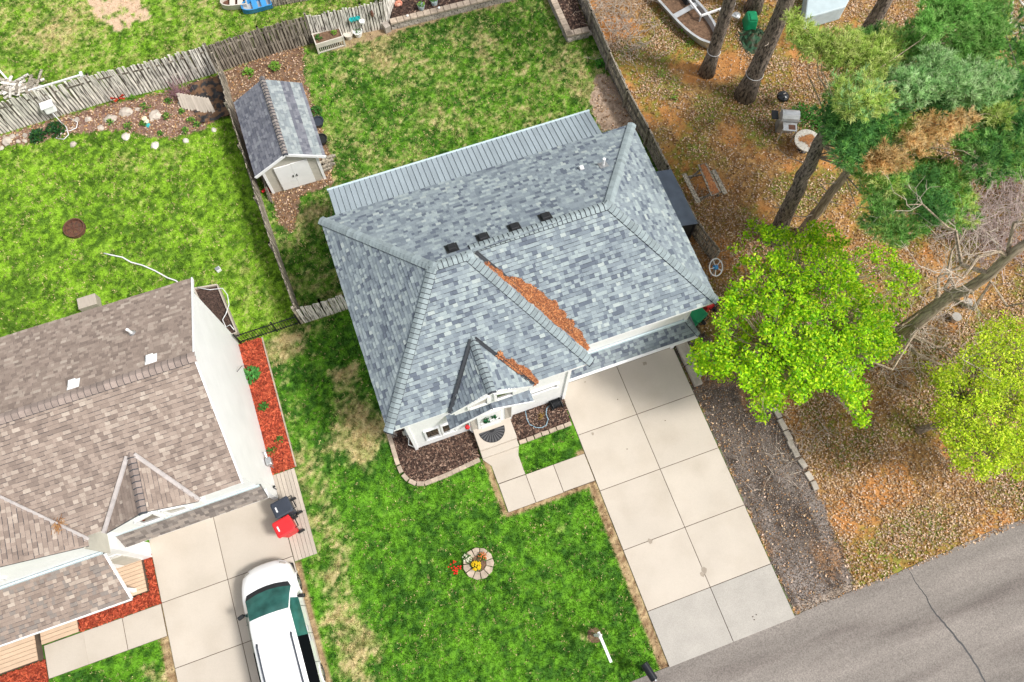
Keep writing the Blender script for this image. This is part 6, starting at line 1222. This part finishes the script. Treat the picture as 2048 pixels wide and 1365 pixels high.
b.add(P_, [(j*(k+1)+i, j*(k+1)+i+1, (j+1)*(k+1)+i+1, (j+1)*(k+1)+i) for j in range(k) for i in range(k)]); b.solo('landscape_fabric', mt['fabric'], 'crumpled black landscape fabric over soil at the fence corner', 'fabric', (-5.1, 26.1, 0))
t = thing('wall_hose_box', 'white plastic box hung on the whitewashed fence', 'box', g(115, 245)); c = Vector((-11.75, 27.38, .95)); MB().box(c, (.5, .34, .42), rz=.1, top=.85).obj('box', mt['white'], t, bevel=.05); MB().box(c+Vector((0, -.02, .23)), (.54, .38, .05), rz=.1).obj('lid', mt['trim'], t)
b = MB(); b.tube([(c.x, c.y-.1, .8)]+[tuple(g(x, y, .05)) for x, y in ((122, 245), (133, 255), (137, 270), (128, 279), (112, 277), (128, 262), (140, 262), (153, 256), (155, 245), (138, 236))], .02, 6); b.solo('garden_hose', mt['hosew'], 'white hose looping down from the box on the fence', 'hose', g(130, 262), smooth=True)
def butterfly(label, c, col, s):
    b = MB(); c = Vector(c)
    for sg in (-1, 1):
        for pts in (((0, .02), (.9, .75), (1.1, .3), (.15, -.05)), ((.1, 0), (.85, -.1), (.7, -.6), (.05, -.15))): b.add([c+Vector((sg*x*s, -.03-abs(x)*.08*s, z*s)) for x, z in pts], [(0, 1, 2, 3)] if sg > 0 else [(3, 2, 1, 0)], col)
        b.bar(c+Vector((sg*.3*s, -.05, .3*s)), c+Vector((sg*1.0*s, -.1, .5*s)), .02, .01, col=(.03, .01, .01))
    b.tube([c+Vector((0, -.03, -.35*s)), c+Vector((0, -.03, .4*s))], .018, 6, col=(.02, .02, .02)); b.solo('butterfly_ornament', mt['chips'], label, 'ornament', c)
butterfly('red butterfly ornament on the whitewashed fence', (-8.95, 27.42, .35), (.6, .05, .02), .3)
q = g(294, 245); b = MB(); b.lathe([(.1, 0), (.13, .1), (.05, .2), (.12, .3), (.0, .34)], q, 12, col=(.7, .65, .45)); b.lathe([(.12, 0), (.1, .04), (0, .05)], q+Vector((.02, -.18, 0)), 10, col=(.05, .4, .45)); b.solo('garden_ornament', mt['chips'], 'small cream and teal garden ornament among the boulders', 'ornament', q)
# beyond the back fence
t = thing('lumber_pile', 'pile of old weathered lumber beyond the whitewashed fence', 'lumber', g(45, 175))
for i in range(26): q = g(random.uniform(0, 85), random.uniform(165, 195)+ (0)); a_ = random.choice([.1, .35, -.5, 1.2])+random.gauss(0, .15); l_ = random.uniform(.4, 1.2); z_ = .06+.05*(i % 6); MB().bar((q.x-math.cos(a_)*l_/2, q.y-math.sin(a_)*l_/2, z_), (q.x+math.cos(a_)*l_/2, q.y+math.sin(a_)*l_/2, z_+random.uniform(-.03, .05)), random.uniform(.09, .16), .05).obj('board', mt[random.choice(['wood', 'woodg', 'wood'])], t)
t = thing('rail_stand', 'white rail on a wooden end post beyond the fence', 'rail', g(60, 182)); p, q = g(57, 182, .7), g(163, 150, .7); MB().bar(p, q, .07, .07).obj('rail', mt['white'], t); MB().bar(p, (p.x, p.y, 0), .09, .09).obj('post', mt['deckw'], t); MB().bar(q, (q.x, q.y, 0), .1, .1).obj('post', mt['deckw'], t); MB().box((q.x, q.y, .72), (.12, .25, .12)).obj('cap', mt['white'], t)
p, q = g(-4, 138, .3), g(13, 157, .3); b = MB(); b.bar(p, q, .08, .08); b.bar(p, (p.x, p.y, 0), .06, .06); b.bar(q, (q.x, q.y, 0), .06, .06); b.solo('white_rail', mt['white'], 'short white rail at the edge of the neighbouring yard', 'rail', (p.x, p.y, 0))
def boat(name, label, pts, m, zt, inner, wid, extra=None):
    a_, e = g(*pts[0], zt), g(*pts[1], zt); d = (e-a_); L_ = d.length; d.normalize(); sd_ = Vector((-d.y, d.x, 0)); t = thing(name, label, 'boat', ((a_.x+e.x)/2, (a_.y+e.y)/2, 0)); n = 12; o2 = Vector((a_.x, a_.y, 0)); rowsT, rowsB, rowsI = [], [], []
    prof = [(u, wid*(1 if u < .6 else math.sqrt(max(.02, 1-((u-.6)/.42)**2)))) for u in np.linspace(0, 1, n)]
    ol = [(u, w_) for u, w_ in prof]+[(u, -w_) for u, w_ in prof[::-1]]; k = len(ol); P3 = lambda u, w_, z, s_=1: o2+d*(L_*u)+sd_*w_*s_+Vector((0, 0, z))
    vs = [P3(u, w_, .05, .7) for u, w_ in ol]+[P3(u, w_, zt) for u, w_ in ol]+[P3(.02+u*.95, w_, zt, .86) for u, w_ in ol]+[P3(.02+u*.95, w_, zt*.45, .8) for u, w_ in ol]
    fs = [tuple(range(k-1, -1, -1))]+[(r*k+i, r*k+(i+1) % k, (r+1)*k+(i+1) % k, (r+1)*k+i) for r in range(3) for i in range(k)]; MB().add(vs, fs).obj('hull', mt[m], t)
    MB().add(vs[3*k:], [tuple(range(k))]).obj('floor', mt[inner], t)
    for u in (.25, .55): MB().bar(P3(u, wid*.84, zt*.8), P3(u, -wid*.84, zt*.8), .25, .04).obj('seat', mt[m], t)
    return t
boat('rowing_boat', 'brown and white small boat beyond the dark fence', [(492, -3), (440, 2)], 'cream', .45, 'rust', .35); boat('rowing_boat', 'blue sided small boat beyond the dark fence', [(540, -2), (482, 14)], 'blue', .4, 'alum', .36)
t = thing('firewood_stack', 'low firewood stack beyond the pale fence', 'firewood', g(585, 2))
fw = MB().tube([(0, -.22, 0), (0, .22, 0)], [.075, .07], 8).mesh('log', mt['woodg'])
for i in range(42): q = g(548+i % 14*5.4, 10-(i % 14)*.95); link('log', fw, t, Matrix.Translation((q.x, q.y+.1, .08+.14*(i//14))) @ Matrix.Rotation(random.uniform(-.2, .2), 4, 'Z'))
# woodland things
boat('aluminium_boat', 'aluminium flat boat full of leaves beside the slim pine', [(1300, -60), (1432, 84)], 'alum', .55, 'soil', .8)
t = thing('boat_trailer', 'white metal trailer frame standing behind the aluminium boat', 'trailer', g(1420, 20)); F4 = [g(x, y, .6) for x, y in ((1372, -8), (1402, 32), (1470, 8), (1440, -34))]
for i in range(4): MB().bar(F4[i], F4[(i+1) % 4], .07, .1).obj('rail', mt['white'], t)
MB().bar((F4[1]+F4[2])/2, g(1478, 38, .5), .08, .08).obj('tongue', mt['alum'], t); MB().lathe([(.05, 0), (.18, .05), (.2, .12), (.08, .2)], g(1472, 34, .4), 12).obj('coupler', mt['alum'], t)
for q in F4: MB().bar(q, (q.x, q.y, 0), .06, .06).obj('leg', mt['alum'], t)
for i in (0, 3): MB().lathe([(.1, -.08), (.28, -.08), (.28, .08), (.1, .08)], (F4[i].x, F4[i].y, .28), 18, ax=(F4[0]-F4[3]).normalized()).obj('wheel', mt['rubber'], t)
c = g(1497, 52); t = thing('green_tub', 'bright green plastic motor cover behind the thick pine', 'tub', c); b = MB(); b.box((c.x, c.y, .35), (.62, .75, .7), rz=-.3, top=.8); b.obj('cover', mt['green'], t, bevel=.1); MB().box((c.x, c.y-.1, .715), (.3, .4, .03), rz=-.3).obj('top_ridge', mt['green'], t)
b = MB(); c = g(1507, 82); k = 12; P_ = []
for j in range(k+1):
    for i in range(k+1):
        u, v = (i/k-.5)*1.3, (j/k-.5)*1.5; P_.append((c.x+u+random.uniform(-.04, .04), c.y+v+random.uniform(-.04, .04), max(-.02, .5*math.exp(-(u*u+v*v)*3.2)*random.uniform(.7, 1.15)+random.uniform(-.01, .04)-.05)))
b.add(P_, [(j*(k+1)+i, j*(k+1)+i+1, (j+1)*(k+1)+i+1, (j+1)*(k+1)+i) for j in range(k) for i in range(k)]); b.solo('crumpled_tarp', mt['greend'], 'dark green crumpled tarp heaped below the bright green cover', 'tarp', c)
b = MB(); q = [g(x, y, .9) for x, y in ((1610, 37), (1692, 13), (1720, -40), (1620, -40))]; b.prism([p[:2] for p in q], 0, .88); o_ = b.solo('covered_trailer', mt['ltarp'], 'pale tarp covered trailer behind the pines', 'trailer', ((q[0].x+q[2].x)/2, (q[0].y+q[2].y)/2, 0), bevel=.06)
c = g(1557, 207); t = thing('kettle_grill', 'round black kettle grill on legs under the pines', 'grill', c); hc = Vector((c.x-.05, c.y-.1, .62)); MB().lathe([(.02, -.2), (.2, -.14), (.27, -.02), (.28, .0)], hc, 22).obj('bowl', mt['black'], t, smooth=True); MB().lathe([(.29, 0), (.27, .09), (.18, .17), (.06, .205), (.0, .21)], hc+Vector((0, 0, .01)), 22).obj('lid', mat('enamel', (.015, .016, .018), rough=.15, spec=.6, namt=0), t, smooth=True); MB().box(hc+Vector((0, 0, .24)), (.12, .03, .04)).obj('handle', mt['deckw'], t)
for k in range(3): a_ = k*2.09+.4; MB().bar(hc+Vector((math.cos(a_)*.18, math.sin(a_)*.18, -.1)), (hc.x+math.cos(a_)*.3, hc.y+math.sin(a_)*.3, 0), .025, .025).obj('leg', mt['chrome'], t)
c = g(1566, 258); rz = -.42; t = thing('gas_grill', 'open stainless gas grill with side shelves beside the round table', 'grill', c, rz); T = lambda x, y, z: wmat(t) @ Vector((x, y, z))
MB().box(T(0, 0, .35), (.75, .5, .66), rz=rz).obj('cabinet', mt['chrome'], t); MB().box(T(0, 0, .8), (.78, .52, .24), rz=rz).obj('firebox', mt['alum'], t); b = MB(); pr = [(-.26, 0), (.26, 0), (.24, .16), (.12, .25), (-.1, .25), (-.24, .14)]; vs = [T(-.38, y, .93+z) for y, z in pr]+[T(.38, y, .93+z) for y, z in pr]; k = 6; b.add(vs, [tuple(range(k-1, -1, -1)), tuple(range(k, 2*k))]+[(i, (i+1) % k, k+(i+1) % k, k+i) for i in range(k)]); b.obj('hood', mt['alum'], t)
MB().bar(T(-.5, -.22, .92), T(.5, -.22, .92), .03, .03).obj('handle', mt['chrome'], t); s_ = MB().box(T(.02, -.5, .85), (.6, .42, .04), rz=rz).obj('front_shelf', mt['alum'], t); MB().box(T(.1, -.52, .873), (.3, .25, .008), rz=rz).obj('rust_patch', mt['rust'], s_); MB().box(T(-.62, .1, .85), (.3, .45, .04), rz=rz).obj('side_shelf', mt['black'], t)
for x in (-.3, .3): MB().bar(T(x, -.68, 0), T(x, -.66, .85), .04, .04).obj('leg', mt['alum'], t)
c = g(1604, 300); t = thing('round_table', 'round pale stone patio table littered with pine needles', 'table', c); tc2 = Vector((c.x, c.y, .7))
for k in range(16): a0_, a1_ = k*math.pi/8+.012, (k+1)*math.pi/8-.012; MB().prism([(tc2.x+r*math.cos(q), tc2.y+r*math.sin(q)) for r, q in ((.36, a0_), (.58, a0_), (.58, a1_), (.36, a1_))], .68, .735).obj('rim_tile', mt['cream'], t)
MB().lathe([(.1, .62), (.5, .66), (.575, .675), (.36, .72), (.0, .725)], (c.x, c.y, 0), 28).obj('top', mt['cream'], t); MB().lathe([(.22, 0), (.2, .04), (.06, .1), (.05, .6), (.1, .66)], (c.x, c.y, 0), 16).obj('pedestal', mt['blackm'], t)
b = MB()
for i in range(500):
    u, v = random.choice([(random.gauss(0, .09), random.gauss(-.05, .12)), (random.gauss(.17, .08), random.gauss(.12, .06)), (random.gauss(-.14, .1), random.gauss(.14, .06))]); 
    if u*u+v*v > .3: continue
    a_ = random.uniform(0, 3.14); p = Vector((c.x+u, c.y+v, .74)); q = Vector((math.cos(a_), math.sin(a_), random.uniform(-.05, .1)))*.05; b.bar(p-q, p+q, .012, .006, col=random.choice([(.4, .17, .06), (.3, .12, .05), (.5, .25, .1)]))
b.solo('needle_litter', mt['chips'], 'rust brown needle litter on the round stone table', 'needles', (c.x, c.y, .73))
# picnic table
t = thing('picnic_table', 'old wooden picnic table covered with orange needles', 'picnic table', g(1412, 368)); c4 = lambda x, y: (1300+x*.3663, y*.3663)
tp_ = [g(*c4(*p), .72) for p in ((262, 900), (305, 890), (385, 1050), (335, 1075))]; A1, A2, A3, A4 = tp_
for k in range(4): u0 = (k+.5)/4; MB().bar(A1.lerp(A2, u0), A4.lerp(A3, u0), .13, .04).obj('top_board', mt['woodg'], t)
for a_, e in (((185, 950), (265, 1108)), ((345, 930), (412, 1060))): p, q = g(*c4(*a_), .42), g(*c4(*e), .42); MB().bar(p, q, .2, .045).obj('bench', mt['woodg'], t)
for k in (.12, .88):
    p, q = g(*c4(185, 950), .36).lerp(g(*c4(265, 1108), .36), k), g(*c4(345, 930), .36).lerp(g(*c4(412, 1060), .36), k); MB().bar(p, q, .05, .09).obj('cross_brace', mt['woodd'], t)
    m_ = (A1+A2).lerp(A3+A4, k)/2; MB().bar(p+(q-p)*.12-Vector((0, 0, .36)), m_+(q-p)*-.02, .05, .09).obj('leg', mt['woodd'], t); MB().bar(q+(p-q)*.12-Vector((0, 0, .36)), m_+(q-p)*.02, .05, .09).obj('leg', mt['woodd'], t)
b = MB()
for i in range(500):
    p = A1.lerp(A2, random.uniform(.15, .85)).lerp(A4.lerp(A3, random.uniform(.15, .85)), random.uniform(.04, .97))+Vector((0, 0, .03)); a_ = random.uniform(0, 3.14); q = Vector((math.cos(a_), math.sin(a_), .05))*.06; b.bar(p-q, p+q, .014, .006, col=random.choice([(.42, .17, .06), (.32, .12, .05), (.5, .24, .1)]))
b.solo('needle_litter', mt['chips'], 'orange needle litter on the picnic table top', 'needles', (A1+A3)/2)
for px, py, l in ((1905, 640, 'white lidded tub lying under the large bare tree'), (1927, 612, 'smaller white tub lying beyond the lidded tub')):
    c = g(px, py); t = thing('white_tub', l, 'tub', c); MB().lathe([(.15, 0), (.18, .3), (.19, .32), (.19, .34)], c, 16).obj('tub', mt['chrome'], t); MB().lathe([(.195, .33), (.195, .36), (.0, .37)], c, 16).obj('lid', mt['concrete2'], t)
c = g(1960, 335); t = thing('fallen_log', 'broken weathered trunk lying below the great pine crown', 'log', c); MB().tube(curvy(g(1935, 300, .25), g(1990, 370, .25), 5, .4), [.26, .28, .27, .25, .22, .18], 10).obj('trunk', mt['barkg'], t, smooth=True)
